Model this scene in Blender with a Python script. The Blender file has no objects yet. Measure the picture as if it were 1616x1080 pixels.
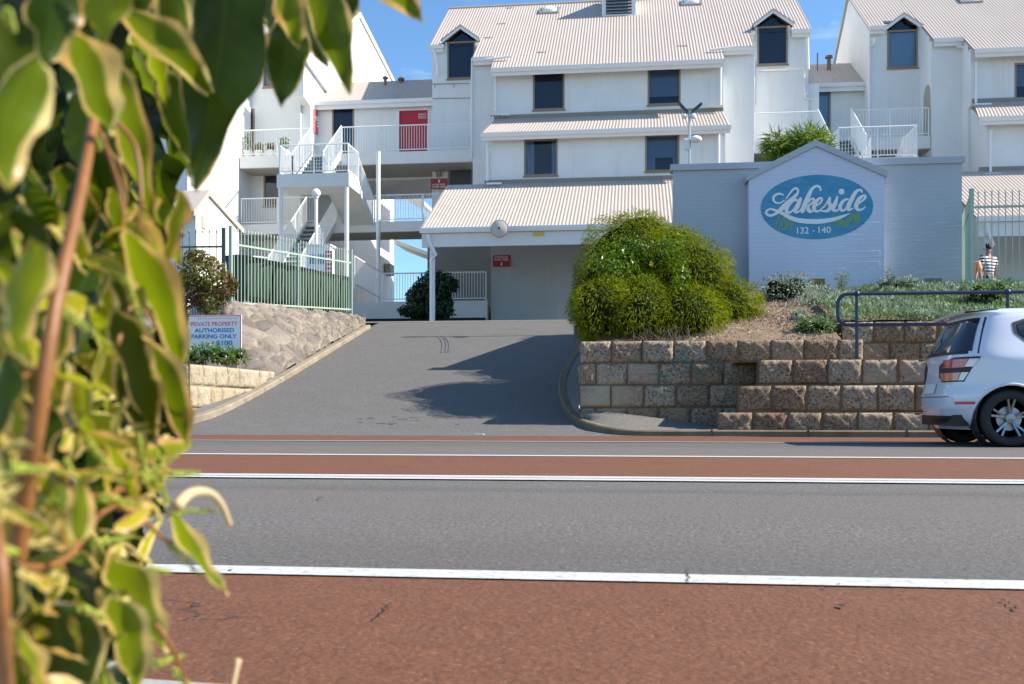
import bpy, math, random
import numpy as np
from mathutils import Vector, Matrix
random.seed(7); RNG = np.random.default_rng(7)
C = bpy.context.scene
COL = C.collection
PI = math.pi

# ------------------------------------------------------------------ camera, sky, sun
F = 1571.0                       # focal length in photo pixels (35 mm on 36 mm wide frame)
TH = math.atan(F/13500.0); SN, CS = math.sin(TH), math.cos(TH)
CX, HY, EYE = 808.0, 645.0, 0.41
cam = bpy.data.cameras.new('camera'); cam.lens = 35.0; cam.sensor_width = 36.0
cam.shift_y = 105.0/1616.0; cam.clip_start = 0.02; cam.clip_end = 5000
cam.dof.use_dof = True; cam.dof.focus_distance = 14.0; cam.dof.aperture_fstop = 11.0
camo = bpy.data.objects.new('camera', cam); COL.objects.link(camo)
camo.location = (0, 0, EYE); camo.rotation_euler = (PI/2, 0, TH)
C.camera = camo

SUN = Vector((0.78, 0.012, 0.645)).normalized()
elev = math.asin(SUN.z); azim = math.atan2(SUN.x, SUN.y)
world = bpy.data.worlds.new("World"); C.world = world; world.use_nodes = True
nt = world.node_tree; nt.nodes.clear()
sky = nt.nodes.new('ShaderNodeTexSky'); sky.sky_type = 'NISHITA'; sky.sun_disc = False
sky.sun_elevation = elev; sky.sun_rotation = azim; sky.air_density = 1.0; sky.dust_density = 0.35; sky.ozone_density = 1.6
tcw = nt.nodes.new('ShaderNodeTexCoord'); mpw = nt.nodes.new('ShaderNodeMapping'); mpw.inputs['Scale'].default_value = (2.0, 2.0, 7.0)
nzw = nt.nodes.new('ShaderNodeTexNoise'); nzw.inputs['Scale'].default_value = 2.2; nzw.inputs['Detail'].default_value = 8; nzw.inputs['Roughness'].default_value = .62
rpw = nt.nodes.new('ShaderNodeValToRGB'); rpw.color_ramp.elements[0].position = .56; rpw.color_ramp.elements[0].color = (0,0,0,1)
rpw.color_ramp.elements[1].position = .80; rpw.color_ramp.elements[1].color = (.45,.45,.45,1)
mxw = nt.nodes.new('ShaderNodeMix'); mxw.data_type = 'RGBA'; mxw.inputs[7].default_value = (9.5, 10.2, 11, 1)
bg = nt.nodes.new('ShaderNodeBackground'); bg.inputs['Strength'].default_value = 0.092
wo = nt.nodes.new('ShaderNodeOutputWorld')
nt.links.new(tcw.outputs['Generated'], mpw.inputs['Vector']); nt.links.new(mpw.outputs['Vector'], nzw.inputs['Vector'])
nt.links.new(nzw.outputs['Fac'], rpw.inputs['Fac']); nt.links.new(rpw.outputs['Color'], mxw.inputs[0])
mul = nt.nodes.new('ShaderNodeMix'); mul.data_type = 'RGBA'; mul.blend_type = 'MULTIPLY'; mul.inputs[0].default_value = 1; mul.inputs[7].default_value = (.85,1.14,1.35,1)
nt.links.new(sky.outputs['Color'], mul.inputs[6]); nt.links.new(mul.outputs[2], mxw.inputs[6]); nt.links.new(mxw.outputs[2], bg.inputs['Color']); nt.links.new(bg.outputs['Background'], wo.inputs['Surface'])
sl = bpy.data.lights.new('sun', 'SUN'); sl.energy = 5.0; sl.angle = math.radians(.5); sl.color = (1, .925, .82)
so = bpy.data.objects.new('sun', sl); COL.objects.link(so); so.location = (20, -3, 30)
so.rotation_euler = SUN.to_track_quat('Z', 'Y').to_euler()
C.view_settings.view_transform = 'Standard'; C.view_settings.look = 'None'; C.view_settings.gamma = 1
C.view_settings.exposure = 0.85

# ------------------------------------------------------------------ photo pixel -> world
def W(px, py, t):
    u = (px-CX)/F
    return Vector((t*(-SN+CS*u), t*(CS+SN*u), EYE+t*(HY-py)/F))
def fx(px, Y):
    u = (px-CX)/F
    return Y*(-SN+CS*u)/(CS+SN*u)
def tt(px, Y): return Y/(CS+SN*(px-CX)/F)
def P(px, py, Y): return W(px, py, tt(px, Y))
def fz(px, py, Y): return P(px, py, Y).z
def PX(px, py, X):
    u = (px-CX)/F
    return W(px, py, X/(-SN+CS*u))

# ------------------------------------------------------------------ mesh helpers
class MB:
    def __init__(s): s.v = []; s.f = []; s.c = None
    def add(s, vs, fs):
        b = len(s.v); s.v += [tuple(v) for v in vs]; s.f += [tuple(b+i for i in f) for f in fs]; return s
    def box(s, x0, x1, y0, y1, z0, z1):
        return s.add([(x0,y0,z0),(x1,y0,z0),(x1,y1,z0),(x0,y1,z0),(x0,y0,z1),(x1,y0,z1),(x1,y1,z1),(x0,y1,z1)],
            [(0,3,2,1),(4,5,6,7),(0,1,5,4),(1,2,6,5),(2,3,7,6),(3,0,4,7)])
    def obox(s, a, b, w, h, up=Vector((0,0,1))):       # bar from a to b, width w, height h
        a = Vector(a); b = Vector(b); d = (b-a).normalized()
        side = d.cross(up)
        if side.length < 1e-4: side = Vector((1,0,0))
        side.normalize(); u2 = side.cross(d).normalized()
        vs = []
        for p in (a, b):
            for q, r in ((-1,-1),(1,-1),(1,1),(-1,1)): vs.append(p+side*(q*w/2)+u2*(r*h/2))
        return s.add(vs, [(0,1,2,3),(7,6,5,4),(0,4,5,1),(1,5,6,2),(2,6,7,3),(3,7,4,0)])
    def tube(s, pts, r, n=8, caps=True):
        pts = [Vector(p) for p in pts]; rs = r if isinstance(r, (list, tuple)) else [r]*len(pts)
        b = len(s.v); prev = None
        for i, p in enumerate(pts):
            d = (pts[min(i+1, len(pts)-1)]-pts[max(i-1, 0)])
            d = d.normalized() if d.length > 1e-9 else Vector((0,0,1))
            if prev is None:
                a = Vector((0,0,1)) if abs(d.z) < .9 else Vector((1,0,0))
                x = d.cross(a).normalized()
            else:
                x = (prev-d*prev.dot(d))
                x = x.normalized() if x.length > 1e-6 else d.orthogonal().normalized()
            prev = x; y = d.cross(x)
            for k in range(n):
                an = 2*PI*k/n; s.v.append(tuple(p+(x*math.cos(an)+y*math.sin(an))*rs[i]))
        for i in range(len(pts)-1):
            for k in range(n):
                k2 = (k+1) % n
                s.f.append((b+i*n+k, b+i*n+k2, b+(i+1)*n+k2, b+(i+1)*n+k))
        if caps:
            s.f.append(tuple(b+k for k in range(n))[::-1]); s.f.append(tuple(b+(len(pts)-1)*n+k for k in range(n)))
        return s
    def prism(s, poly, off):
        n = len(poly); off = Vector(off); vs = [Vector(p) for p in poly]+[Vector(p)+off for p in poly]
        return s.add(vs, [tuple(range(n))[::-1], tuple(range(n, 2*n))]+[(i, (i+1) % n, n+(i+1) % n, n+i) for i in range(n)])
    def lathe(s, prof, n=16, c=(0,0,0), axis='z'):
        b = len(s.v)
        for (r, z) in prof:
            for k in range(n):
                a = 2*PI*k/n
                p = (r*math.cos(a), r*math.sin(a), z) if axis == 'z' else (r*math.cos(a), z, r*math.sin(a))
                s.v.append((c[0]+p[0], c[1]+p[1], c[2]+p[2]))
        for i in range(len(prof)-1):
            for k in range(n):
                k2 = (k+1) % n; s.f.append((b+i*n+k, b+i*n+k2, b+(i+1)*n+k2, b+(i+1)*n+k))
        s.f.append(tuple(b+k for k in range(n))[::-1]); s.f.append(tuple(b+(len(prof)-1)*n+k for k in range(n)))
        return s
    def sphere(s, c, r, n=12, m=8, sc=(1,1,1)):
        return s.add(*sph(c, r, n, m, sc))
    def grid(s, P2, closed=False):
        m = len(P2); n = len(P2[0]); b = len(s.v)
        for row in P2: s.v += [tuple(p) for p in row]
        for i in range(m-1):
            for j in range(n-1 if not closed else n):
                j2 = (j+1) % n
                s.f.append((b+i*n+j, b+i*n+j2, b+(i+1)*n+j2, b+(i+1)*n+j))
        return s
    def build(s, name, mat, parent=None, smooth=False, loc=None, flip=False):
        me = bpy.data.meshes.new(name)
        o = bpy.data.objects.new(name, me); COL.objects.link(o)
        off = Vector((0,0,0))
        if parent is not None:
            o.parent = parent; r = parent
            while r.parent: r = r.parent
            off = Vector(r.location)
        elif loc is not None:
            off = Vector(loc); o.location = off
        vs = [(v[0]-off.x, v[1]-off.y, v[2]-off.z) for v in s.v]
        me.from_pydata(vs, [], s.f)
        if s.c is not None:
            ca = me.color_attributes.new('data', 'FLOAT_COLOR', 'POINT')
            ca.data.foreach_set('color', np.asarray(s.c, dtype=np.float32).ravel())
        if smooth:
            me.polygons.foreach_set('use_smooth', [True]*len(me.polygons))
            if smooth != 'all': me.set_sharp_from_angle(angle=math.radians(38))
        if mat is not None: me.materials.append(mat)
        me.update(); return o
def sph(c, r, n=12, m=8, sc=(1,1,1)):
    vs = []; fs = []
    for i in range(m+1):
        a = PI*i/m
        for k in range(n):
            b = 2*PI*k/n
            vs.append((c[0]+sc[0]*r*math.sin(a)*math.cos(b), c[1]+sc[1]*r*math.sin(a)*math.sin(b), c[2]+sc[2]*r*math.cos(a)))
    for i in range(m):
        for k in range(n):
            k2 = (k+1) % n; fs.append((i*n+k, (i+1)*n+k, (i+1)*n+k2, i*n+k2))
    return vs, fs

def tag(o, label=None, cat=None, group=None, kind=None):
    if label: o['label'] = label
    if cat: o['category'] = cat
    if group: o['group'] = group
    if kind: o['kind'] = kind
    return o
def empty(name, loc, label, cat, group=None):
    o = bpy.data.objects.new(name, None); COL.objects.link(o); o.location = loc; o.empty_display_size = .2
    return tag(o, label, cat, group)
def copy_tree(o, parent=None):
    c = o.copy(); COL.objects.link(c); c.parent = parent
    for ch in list(o.children): copy_tree(ch, c)
    return c
def np_mesh(name, V, Fq, mat, parent=None, loc=None, col=None, smooth=False):
    me = bpy.data.meshes.new(name); o = bpy.data.objects.new(name, me); COL.objects.link(o)
    off = np.zeros(3)
    if parent is not None:
        o.parent = parent; r = parent
        while r.parent: r = r.parent
        off = np.array(r.location)
    elif loc is not None:
        off = np.array(loc); o.location = loc
    V = V-off
    me.vertices.add(len(V)); me.vertices.foreach_set('co', V.astype(np.float32).ravel())
    k = Fq.shape[1]
    me.loops.add(Fq.size); me.loops.foreach_set('vertex_index', Fq.astype(np.int32).ravel())
    me.polygons.add(len(Fq)); me.polygons.foreach_set('loop_start', np.arange(0, Fq.size, k, dtype=np.int32))
    if col is not None:
        ca = me.color_attributes.new('data', 'FLOAT_COLOR', 'POINT'); ca.data.foreach_set('color', col.astype(np.float32).ravel())
    me.update(calc_edges=True)
    if smooth: me.polygons.foreach_set('use_smooth', [True]*len(me.polygons))
    me.materials.append(mat); return o

# ------------------------------------------------------------------ materials
class N:
    def __init__(s, name):
        s.m = bpy.data.materials.new(name); s.m.use_nodes = True; s.t = s.m.node_tree; s.t.nodes.clear()
        s.out = s.n('ShaderNodeOutputMaterial')
    def n(s, typ, **kw):
        nd = s.t.nodes.new(typ)
        for k, v in kw.items():
            if k.startswith('_'): setattr(nd, k[1:], v)
        return nd
    def l(s, a, b): s.t.links.new(a, b)
    def coord(s, scale=(1,1,1), kind='Object', rot=(0,0,0)):
        tc = s.n('ShaderNodeTexCoord'); mp = s.n('ShaderNodeMapping'); mp.inputs['Scale'].default_value = scale; mp.inputs['Rotation'].default_value = rot
        s.l(tc.outputs[kind], mp.inputs['Vector']); return mp.outputs['Vector']
    def geo(s, scale=(1,1,1)):
        tc = s.n('ShaderNodeNewGeometry'); mp = s.n('ShaderNodeMapping'); mp.inputs['Scale'].default_value = scale
        s.l(tc.outputs['Position'], mp.inputs['Vector']); return mp.outputs['Vector']
    def noise(s, vec, scale, detail=4, rough=.55, out='Fac'):
        nd = s.n('ShaderNodeTexNoise'); nd.inputs['Scale'].default_value = scale; nd.inputs['Detail'].default_value = detail; nd.inputs['Roughness'].default_value = rough
        s.l(vec, nd.inputs['Vector']); return nd.outputs[out]
    def ramp(s, fac, stops, interp='LINEAR'):
        nd = s.n('ShaderNodeValToRGB'); cr = nd.color_ramp; cr.interpolation = interp
        while len(cr.elements) < len(stops): cr.elements.new(.5)
        for e, (p, c) in zip(cr.elements, stops):
            e.position = p; e.color = (c[0], c[1], c[2], 1) if isinstance(c, (tuple, list)) else (c, c, c, 1)
        s.l(fac, nd.inputs['Fac']); return nd.outputs['Color']
    def mix(s, fac, a, b, mode='MIX'):
        nd = s.n('ShaderNodeMix'); nd.data_type = 'RGBA'; nd.blend_type = mode
        for sock, v in ((nd.inputs[0], fac), (nd.inputs[6], a), (nd.inputs[7], b)):
            if isinstance(v, (int, float)): sock.default_value = v if sock == nd.inputs[0] else (v, v, v, 1)
            elif isinstance(v, tuple): sock.default_value = (v[0], v[1], v[2], 1)
            else: s.l(v, sock)
        return nd.outputs[2]
    def math(s, op, a, b=0.0):
        nd = s.n('ShaderNodeMath'); nd.operation = op
        for i, v in enumerate((a, b)):
            if isinstance(v, (int, float)): nd.inputs[i].default_value = v
            else: s.l(v, nd.inputs[i])
        return nd.outputs[0]
    def bump(s, h, strength=.3, dist=.01):
        nd = s.n('ShaderNodeBump'); nd.inputs['Strength'].default_value = strength; nd.inputs['Distance'].default_value = dist
        s.l(h, nd.inputs['Height']); return nd.outputs['Normal']
    def bsdf(s, col, rough=.7, metal=0, normal=None, spec=.5, coat=0, trans=None):
        b = s.n('ShaderNodeBsdfPrincipled')
        for sock, v in ((b.inputs['Base Color'], col), (b.inputs['Roughness'], rough)):
            if isinstance(v, (int, float)): sock.default_value = v if sock.name == 'Roughness' else (v, v, v, 1)
            elif isinstance(v, tuple): sock.default_value = (v[0], v[1], v[2], 1)
            else: s.l(v, sock)
        b.inputs['Metallic'].default_value = metal; b.inputs['Specular IOR Level'].default_value = spec; b.inputs['Coat Weight'].default_value = coat
        if normal is not None: s.l(normal, b.inputs['Normal'])
        sh = b.outputs[0]
        if trans is not None:
            tr = s.n('ShaderNodeBsdfTranslucent'); mx = s.n('ShaderNodeMixShader'); mx.inputs[0].default_value = trans[0]
            if isinstance(trans[1], tuple): tr.inputs['Color'].default_value = (*trans[1], 1)
            else: s.l(trans[1], tr.inputs['Color'])
            s.l(sh, mx.inputs[1]); s.l(tr.outputs[0], mx.inputs[2]); sh = mx.outputs[0]
        s.l(sh, s.out.inputs['Surface']); return s.m
    def sep(s, vec):
        nd = s.n('ShaderNodeSeparateXYZ'); s.l(vec, nd.inputs[0]); return nd.outputs
    def attr(s):
        nd = s.n('ShaderNodeAttribute'); nd.attribute_name = 'data'; sp = s.n('ShaderNodeSeparateColor'); s.l(nd.outputs['Color'], sp.inputs[0]); return sp.outputs

def plain(name, col, rough=.6, metal=0, var=.12, scale=3.0, spec=.5, coat=0, bump=0):
    k = N(name); v = k.geo(); nz = k.noise(v, scale, 5, .6)
    c = k.mix(k.math('MULTIPLY', nz, 1.0), tuple(x*(1-var) for x in col), tuple(min(1, x*(1+var)) for x in col))
    nm = k.bump(k.noise(v, 60, 4), bump, .004) if bump else None
    return k.bsdf(c, rough, metal, nm, spec, coat)

M = {}
def wall_mat(name, col, warm=(.62,.56,.46), stain=.5, brick=.35):
    k = N(name); v = k.geo()
    big = k.noise(v, .7, 6, .62); st = k.noise(k.geo((3.5,3.5,.35)), 1.0, 5, .6)
    c = k.mix(k.ramp(big, [(.35, 0.0), (.75, 1.0)]), col, tuple(x*.90 for x in col))
    c = k.mix(k.math('MULTIPLY', k.ramp(st, [(.56, 0.0), (.78, 1.0)]), stain), c, warm)
    # painted brickwork courses: relief, with joints tinted slightly darker
    g = k.n('ShaderNodeNewGeometry'); sp = k.sep(g.outputs['Position'])
    cmb = k.n('ShaderNodeCombineXYZ'); k.l(k.math('ADD', sp[0], sp[1]), cmb.inputs[0]); k.l(sp[2], cmb.inputs[1])
    br = k.n('ShaderNodeTexBrick'); br.inputs['Scale'].default_value = 1.0; br.inputs['Brick Width'].default_value = .24; br.inputs['Row Height'].default_value = .086
    br.inputs['Mortar Size'].default_value = .006; br.inputs['Mortar Smooth'].default_value = .6
    k.l(cmb.outputs[0], br.inputs['Vector'])
    h = k.math('SUBTRACT', k.math('MULTIPLY', k.noise(v, 25, 4), .25), br.outputs['Fac'])
    c = k.mix(k.math('MULTIPLY', br.outputs['Fac'], .18), c, tuple(x*.72 for x in col))
    return k.bsdf(c, .75, 0, k.bump(h, brick, .006), .3)
M['wall'] = wall_mat('painted_brick_white', (.80,.80,.78))
M['wallL'] = wall_mat('painted_brick_cream', (.80,.79,.75))
M['wallShade'] = wall_mat('white_brick_shade_tone', (.46,.47,.47))  # white wall under the carport, with its shade put into the colour
M['signwall'] = wall_mat('painted_brick_pale_blue', (.44,.48,.53), (.40,.42,.42), .18, .5)
M['signpanel'] = wall_mat('painted_brick_blue_white', (.60,.66,.80), (.5,.55,.62), .15, .5)
M['soffit'] = plain('soffit_beige', (.40,.36,.29), .8)
M['backwall'] = plain('back_brick_shade_tone', (.20,.195,.165), .85)  # shade of the recess is put into this wall's colour
M['underroof'] = plain('darkened_underside', (.14,.135,.125), .9)  # colour darkened to cut bounce and deepen the carport shade
M['slab'] = plain('painted_concrete', (.72,.71,.68), .75, var=.1, scale=2, bump=.2)
M['trim'] = plain('trim_white', (.78,.78,.78), .45, var=.05)
M['rail'] = plain('rail_white', (.82,.82,.80), .4, var=.05)
M['tread'] = plain('stair_tread', (.22,.27,.29), .8)
k = N('corrugated_roof'); v = k.geo()
rs_ = k.ramp(k.noise(k.geo((2.2,.25,.25)), 1.0, 6, .65), [(.45, 0.0), (.8, 1.0)])
c = k.mix(k.math('MULTIPLY', rs_, .5), (.46,.39,.335), (.39,.32,.26)); c = k.mix(k.ramp(k.noise(v, .5, 4), [(.3,0.0),(.7,.5)]), c, (.51,.445,.39))
c = k.mix(k.math('MULTIPLY', k.ramp(k.noise(k.geo((9,.5,.5)), 1.0, 3, .6), [(.66, 0.0), (.82, 1.0)]), .4), c, (.42,.26,.17))
M['roof'] = k.bsdf(c, .55, 0, None, .4)
M['frame'] = plain('bronze_window_frame', (.28,.21,.14), .5, .3)
M['shade_sheet'] = plain('shade_black', (.018,.02,.026), .9)  # near-black sheets stand in for unlit space behind glass and under the ramp
M['blind_d'] = plain('dark_blind', (.07,.058,.07), .8, var=.06)
M['blind_m'] = plain('grey_blind', (.34,.37,.42), .85, var=.06)
M['blind_b'] = plain('pale_blue_blind', (.60,.74,.84), .85, var=.06)
k = N('curtain'); v = k.geo((26,26,1)); c = k.ramp(k.noise(v, 1, 2), [(.35,(.28,.34,.42)),(.65,(.60,.65,.72))]); M['curtain'] = k.bsdf(c, .9)
k = N('window_glass'); gl = k.n('ShaderNodeBsdfGlossy'); gl.inputs['Roughness'].default_value = .03; gl.inputs['Color'].default_value = (.9,.95,1,1)
tr = k.n('ShaderNodeBsdfTransparent'); tr.inputs['Color'].default_value = (.72,.78,.84,1); fr = k.n('ShaderNodeFresnel'); fr.inputs['IOR'].default_value = 1.5
mx = k.n('ShaderNodeMixShader'); k.l(k.math('MULTIPLY', fr.outputs[0], .75), mx.inputs[0]); k.l(tr.outputs[0], mx.inputs[1]); k.l(gl.outputs[0], mx.inputs[2]); k.l(mx.outputs[0], k.out.inputs['Surface']); M['glass'] = k.m
M['red'] = plain('red_door_paint', (.42,.015,.03), .5, var=.1)
M['redsign'] = plain('red_sign', (.38,.02,.03), .5)
M['pink'] = plain('faded_red_door', (.62,.16,.18), .6)
M['white'] = plain('white_paint', (.85,.85,.84), .5, var=.03)
M['letter'] = plain('white_lettering', (.80,.80,.80), .6, var=.02)
M['green'] = plain('sage_green_powdercoat', (.36,.46,.36), .45, var=.1)
M['dkgreen'] = plain('dark_green_powdercoat', (.06,.11,.09), .45)
M['bin'] = plain('bin_green_plastic', (.026,.052,.032), .5, var=.25)
M['binlid'] = plain('bin_lid_plastic', (.014,.02,.017), .5)
M['black'] = plain('black_rubber', (.014,.014,.015), .7)
M['navy'] = plain('navy_paint', (.02,.035,.09), .35, var=.1)
M['galv'] = plain('galvanised_steel', (.42,.44,.45), .4, .6)
M['dark'] = plain('dark_grey_metal', (.05,.05,.055), .5)
M['pot'] = plain('glazed_pot', (.7,.7,.68), .4)
M['rust'] = plain('rusty_pipe', (.22,.13,.09), .8)
M['acunit'] = plain('aircon_case', (.25,.23,.19), .6)
M['orange'] = plain('orange_cloth', (.75,.30,.15), .8)
M['cone_r'] = plain('cone_orange_red', (.8,.10,.04), .5)
M['skin'] = plain('skin', (.30,.17,.11), .6); M['hair'] = plain('dark_hair', (.02,.015,.012), .7); M['denim'] = plain('dark_trousers', (.05,.06,.10), .85)
k = N('striped_cloth'); z = k.sep(k.coord())[2]; c = k.ramp(k.math('FRACT', k.math('MULTIPLY', z, 13.0)), [(.5,(.75,.75,.75)),(.52,(.02,.02,.03))]); M['stripe'] = k.bsdf(c, .85)

def asphalt(name, col, speck=.9, patch=None, bands=False, coarse=1.0, cracks=False, light=(.30,.29,.28)):
    k = N(name); v = k.geo()
    f1 = k.noise(v, 120/coarse, 4, .8); f2 = k.noise(v, 2.2, 6, .6); f3 = k.noise(k.geo((.25, 2.2, 1)), 1.0, 5, .6)
    c = k.mix(k.ramp(f1, [(.36, 0.0), (.64, 1.0)]), tuple(x*(1-.42*speck) for x in col), tuple(x*(1+.5*speck) for x in col))
    c = k.mix(k.ramp(f2, [(.35, .0), (.7, .35)]), c, tuple(x*.72 for x in col))
    c = k.mix(k.ramp(f3, [(.42, .0), (.7, .4)]), c, patch if patch else tuple(x*1.2 for x in col))
    vo = k.n('ShaderNodeTexVoronoi'); vo.inputs['Scale'].default_value = 70/coarse; k.l(v, vo.inputs['Vector'])
    c = k.mix(k.math('MULTIPLY', k.ramp(vo.outputs['Distance'], [(.10, 1.0), (.22, 0.0)]), k.ramp(k.noise(v, 33, 2), [(.5,0.0),(.62,.8)])), c, light)
    wear = k.ramp(k.noise(v, 1.1, 7, .68), [(.60, 0.0), (.72, .6)])
    c = k.mix(k.math('MULTIPLY', wear, k.ramp(k.noise(v, 40, 3), [(.45,0.0),(.6,.8)])), c, light)
    gr = k.noise(k.geo((1,.5,1)), 74 if cracks else 56, 2, .8); ga = .34 if cracks else .62; gr2 = k.noise(k.geo((.7,.5,1)), 17, 3, .7)
    c = k.mix(k.ramp(gr, [(.36,ga),(.46,0.0)]), c, tuple(x*.38 for x in col)); c = k.mix(k.ramp(gr, [(.56,0.0),(.68,ga)]), c, tuple(min(1,x*2.0) for x in col))
    c = k.mix(k.ramp(gr2, [(.38,.16),(.48,0.0)]), c, tuple(x*.6 for x in col)); c = k.mix(k.ramp(gr2, [(.57,0.0),(.70,.16)]), c, tuple(x*1.45 for x in col))
    h = k.math('ADD', f1, k.math('MULTIPLY', vo.outputs['Distance'], .8))
    if bands:
        yy = k.math('ADD', k.sep(v)[1], k.math('MULTIPLY', k.noise(k.geo((.5,3,1)), 1.0, 5, .7), .5))
        c = k.mix(k.ramp(k.math('DIVIDE', yy, 15.0), [(.17,0.0),(.21,.25),(.255,.0),(.285,.55),(.315,.1),(.325,.6),(.34,.0),(.60,.0),(.66,.35),(.72,.0)]), c, patch)
        c = k.mix(k.ramp(k.math('DIVIDE', yy, 15.0), [(.19,.35),(.24,.0),(.335,.0),(.345,.45),(.365,.0),(.40,.0),(.70,.0),(.74,.3)]), c, tuple(x*.55 for x in col))
    if cracks:
        vc = k.n('ShaderNodeTexVoronoi'); vc.feature = 'DISTANCE_TO_EDGE'; vc.inputs['Scale'].default_value = .9
        wv = k.n('ShaderNodeMixRGB'); wv.inputs[0].default_value = .25; k.l(v, wv.inputs[1]); k.l(k.noise(v, 5, 6, .7, 'Color'), wv.inputs[2]); k.l(wv.outputs[0], vc.inputs['Vector'])
        cr = k.math('MULTIPLY', k.ramp(vc.outputs['Distance'], [(.0, 1.0), (.006, 0.0)]), k.ramp(k.noise(v, 1.3, 3), [(.56,0.0),(.62,1.0)]))
        c = k.mix(cr, c, (.02,.018,.018))
    return k.bsdf(c, .85, 0, k.bump(h, .5, .006*coarse), .35)
M['asphalt'] = asphalt('road_asphalt', (.124,.116,.106), 1.1, (.142,.112,.098), bands=True)
M['redroad'] = asphalt('red_road_surface', (.146,.058,.028), .7, (.156,.068,.036), light=(.34,.23,.18), cracks=True)
M['drive'] = asphalt('driveway_asphalt', (.128,.121,.112), .6, (.108,.103,.097), coarse=1.2)
M['path'] = asphalt('footpath_asphalt', (.16,.15,.138), .8, (.14,.134,.127), coarse=1.2)
k = N('road_line_paint'); v = k.geo(); c = k.mix(k.ramp(k.noise(v, 45, 5, .75), [(.53,0.0),(.66,.8)]), (.50,.50,.49), (.22,.21,.20))
c = k.mix(k.ramp(k.noise(v, 2.5, 6, .7), [(.5,0.0),(.8,.6)]), c, (.45,.44,.43)); M['line'] = k.bsdf(c, .7)
def kerbmat(name, col):
    k = N(name); v = k.geo(); c = k.mix(k.ramp(k.noise(v, 3, 6, .7), [(.35,0.0),(.7,1.0)]), tuple(x*.6 for x in col), col)
    c = k.mix(k.ramp(k.noise(v, 45, 4, .7), [(.55,0.0),(.7,.5)]), c, (.12,.11,.09)); return k.bsdf(c, .85, 0, k.bump(k.noise(v, 40, 5), .5, .006), .2)
M['kerb'] = kerbmat('kerb_concrete', (.36,.30,.22)); M['kerbd'] = kerbmat('kerb_dark', (.23,.175,.115)); M['conc'] = kerbmat('pale_concrete', (.40,.385,.35))
def limestone(name, cols, mould, red=.3):
    k = N(name); v = k.geo(); a = k.attr()
    c = k.mix(a[0], cols[0], cols[1])
    c = k.mix(k.math('MULTIPLY', k.ramp(k.noise(v, 2.5, 5, .6), [(.45,0.0),(.7,1.0)]), red), c, (.34,.17,.11))
    m = k.math('MULTIPLY', k.ramp(k.noise(v, 26, 7, .75), [(.46,0.0),(.58,1.0)]), k.ramp(k.math('ADD', k.noise(v, 1.6, 4, .6), k.math('MULTIPLY', a[1], .35)), [(.42,0.0),(.66,1.0)]))
    c = k.mix(k.math('MULTIPLY', m, mould), c, (.045,.04,.033))
    h = k.math('ADD', k.noise(v, 14, 6, .7), k.math('MULTIPLY', k.noise(v, 70, 3, .7), .4))
    return k.bsdf(c, .9, 0, k.bump(h, .9, .03), .15)
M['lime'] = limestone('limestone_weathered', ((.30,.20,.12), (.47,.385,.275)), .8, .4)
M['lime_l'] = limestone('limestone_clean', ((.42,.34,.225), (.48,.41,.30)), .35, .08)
M['mortar'] = kerbmat('mortar', (.25,.15,.085)); M['mortar_l'] = kerbmat('mortar_light', (.34,.27,.18))
k = N('graffiti_green'); M['graf'] = k.bsdf(k.mix(k.noise(k.geo(), 30, 4), (.05,.16,.12), (.12,.26,.20)), .8)
k = N('rubble_stone'); v = k.geo(); a = k.attr()
c = k.mix(a[0], (.12,.10,.085), (.28,.235,.19)); c = k.mix(k.ramp(k.noise(v, 3, 6, .65), [(.4,0.0),(.7,.6)]), c, (.19,.18,.175))
c = k.mix(k.ramp(k.noise(v, 22, 5, .7), [(.52,0.0),(.68,.6)]), c, (.10,.08,.06)); c = k.mix(a[1], c, k.mix(k.ramp(k.noise(v, 2.2, 3, .6), [(.42,0.0),(.55,1.0)]), (.055,.040,.028), (.38,.32,.23)))
M['rubble'] = k.bsdf(c, .9, 0, k.bump(k.noise(v, 30, 6, .7), .6, .015), .2)
k = N('soil'); v = k.geo(); c = k.mix(k.ramp(k.noise(v, 4, 8, .7), [(.35,0.0),(.65,1.0)]), (.25,.165,.095), (.18,.135,.095)); c = k.mix(k.ramp(k.noise(v, 60, 4, .7), [(.5,0.0),(.65,.7)]), c, (.36,.31,.25))
M['soil'] = k.bsdf(c, .95, 0, k.bump(k.noise(v, 25, 6, .7), .8, .03), .1)
M['ground'] = plain('dry_ground', (.22,.20,.15), .9, var=.3, scale=.3)
def leafmat(name, a, b, rough=.5, tr=.3, trc=None, spec=.4):
    k = N(name); at = k.attr(); c = k.mix(at[0], a, b); c2 = trc if trc else tuple(min(1, x*1.9) for x in b)
    return k.bsdf(c, rough, 0, None, spec, 0, (tr, k.mix(at[0], tuple(min(1, x*2.2) for x in a), c2)))
M['bushleaf'] = leafmat('fine_bush_leaf', (.032,.058,.002), (.20,.225,.004), .6, .3, None, .15)
M['glossleaf'] = leafmat('glossy_bush_leaf', (.035,.08,.003), (.11,.19,.008), .35, .3, None, .3)
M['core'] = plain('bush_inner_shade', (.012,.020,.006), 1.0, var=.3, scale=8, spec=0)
M['darkleaf'] = leafmat('dark_shrub_leaf', (.008,.02,.008), (.028,.06,.02), .45, .2)
M['redleaf'] = leafmat('red_green_leaf', (.105,.045,.018), (.12,.155,.02), .5, .35)
M['silver'] = leafmat('silver_ground_cover', (.12,.17,.11), (.34,.40,.31), .6, .2)
M['gcover'] = leafmat('green_ground_cover', (.06,.11,.035), (.17,.25,.09), .55, .25)
M['palmleaf'] = leafmat('palm_leaf', (.05,.095,.01), (.17,.24,.025), .45, .3)
M['litter'] = leafmat('leaf_litter', (.20,.09,.045), (.42,.38,.33), .8, .05)
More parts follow.
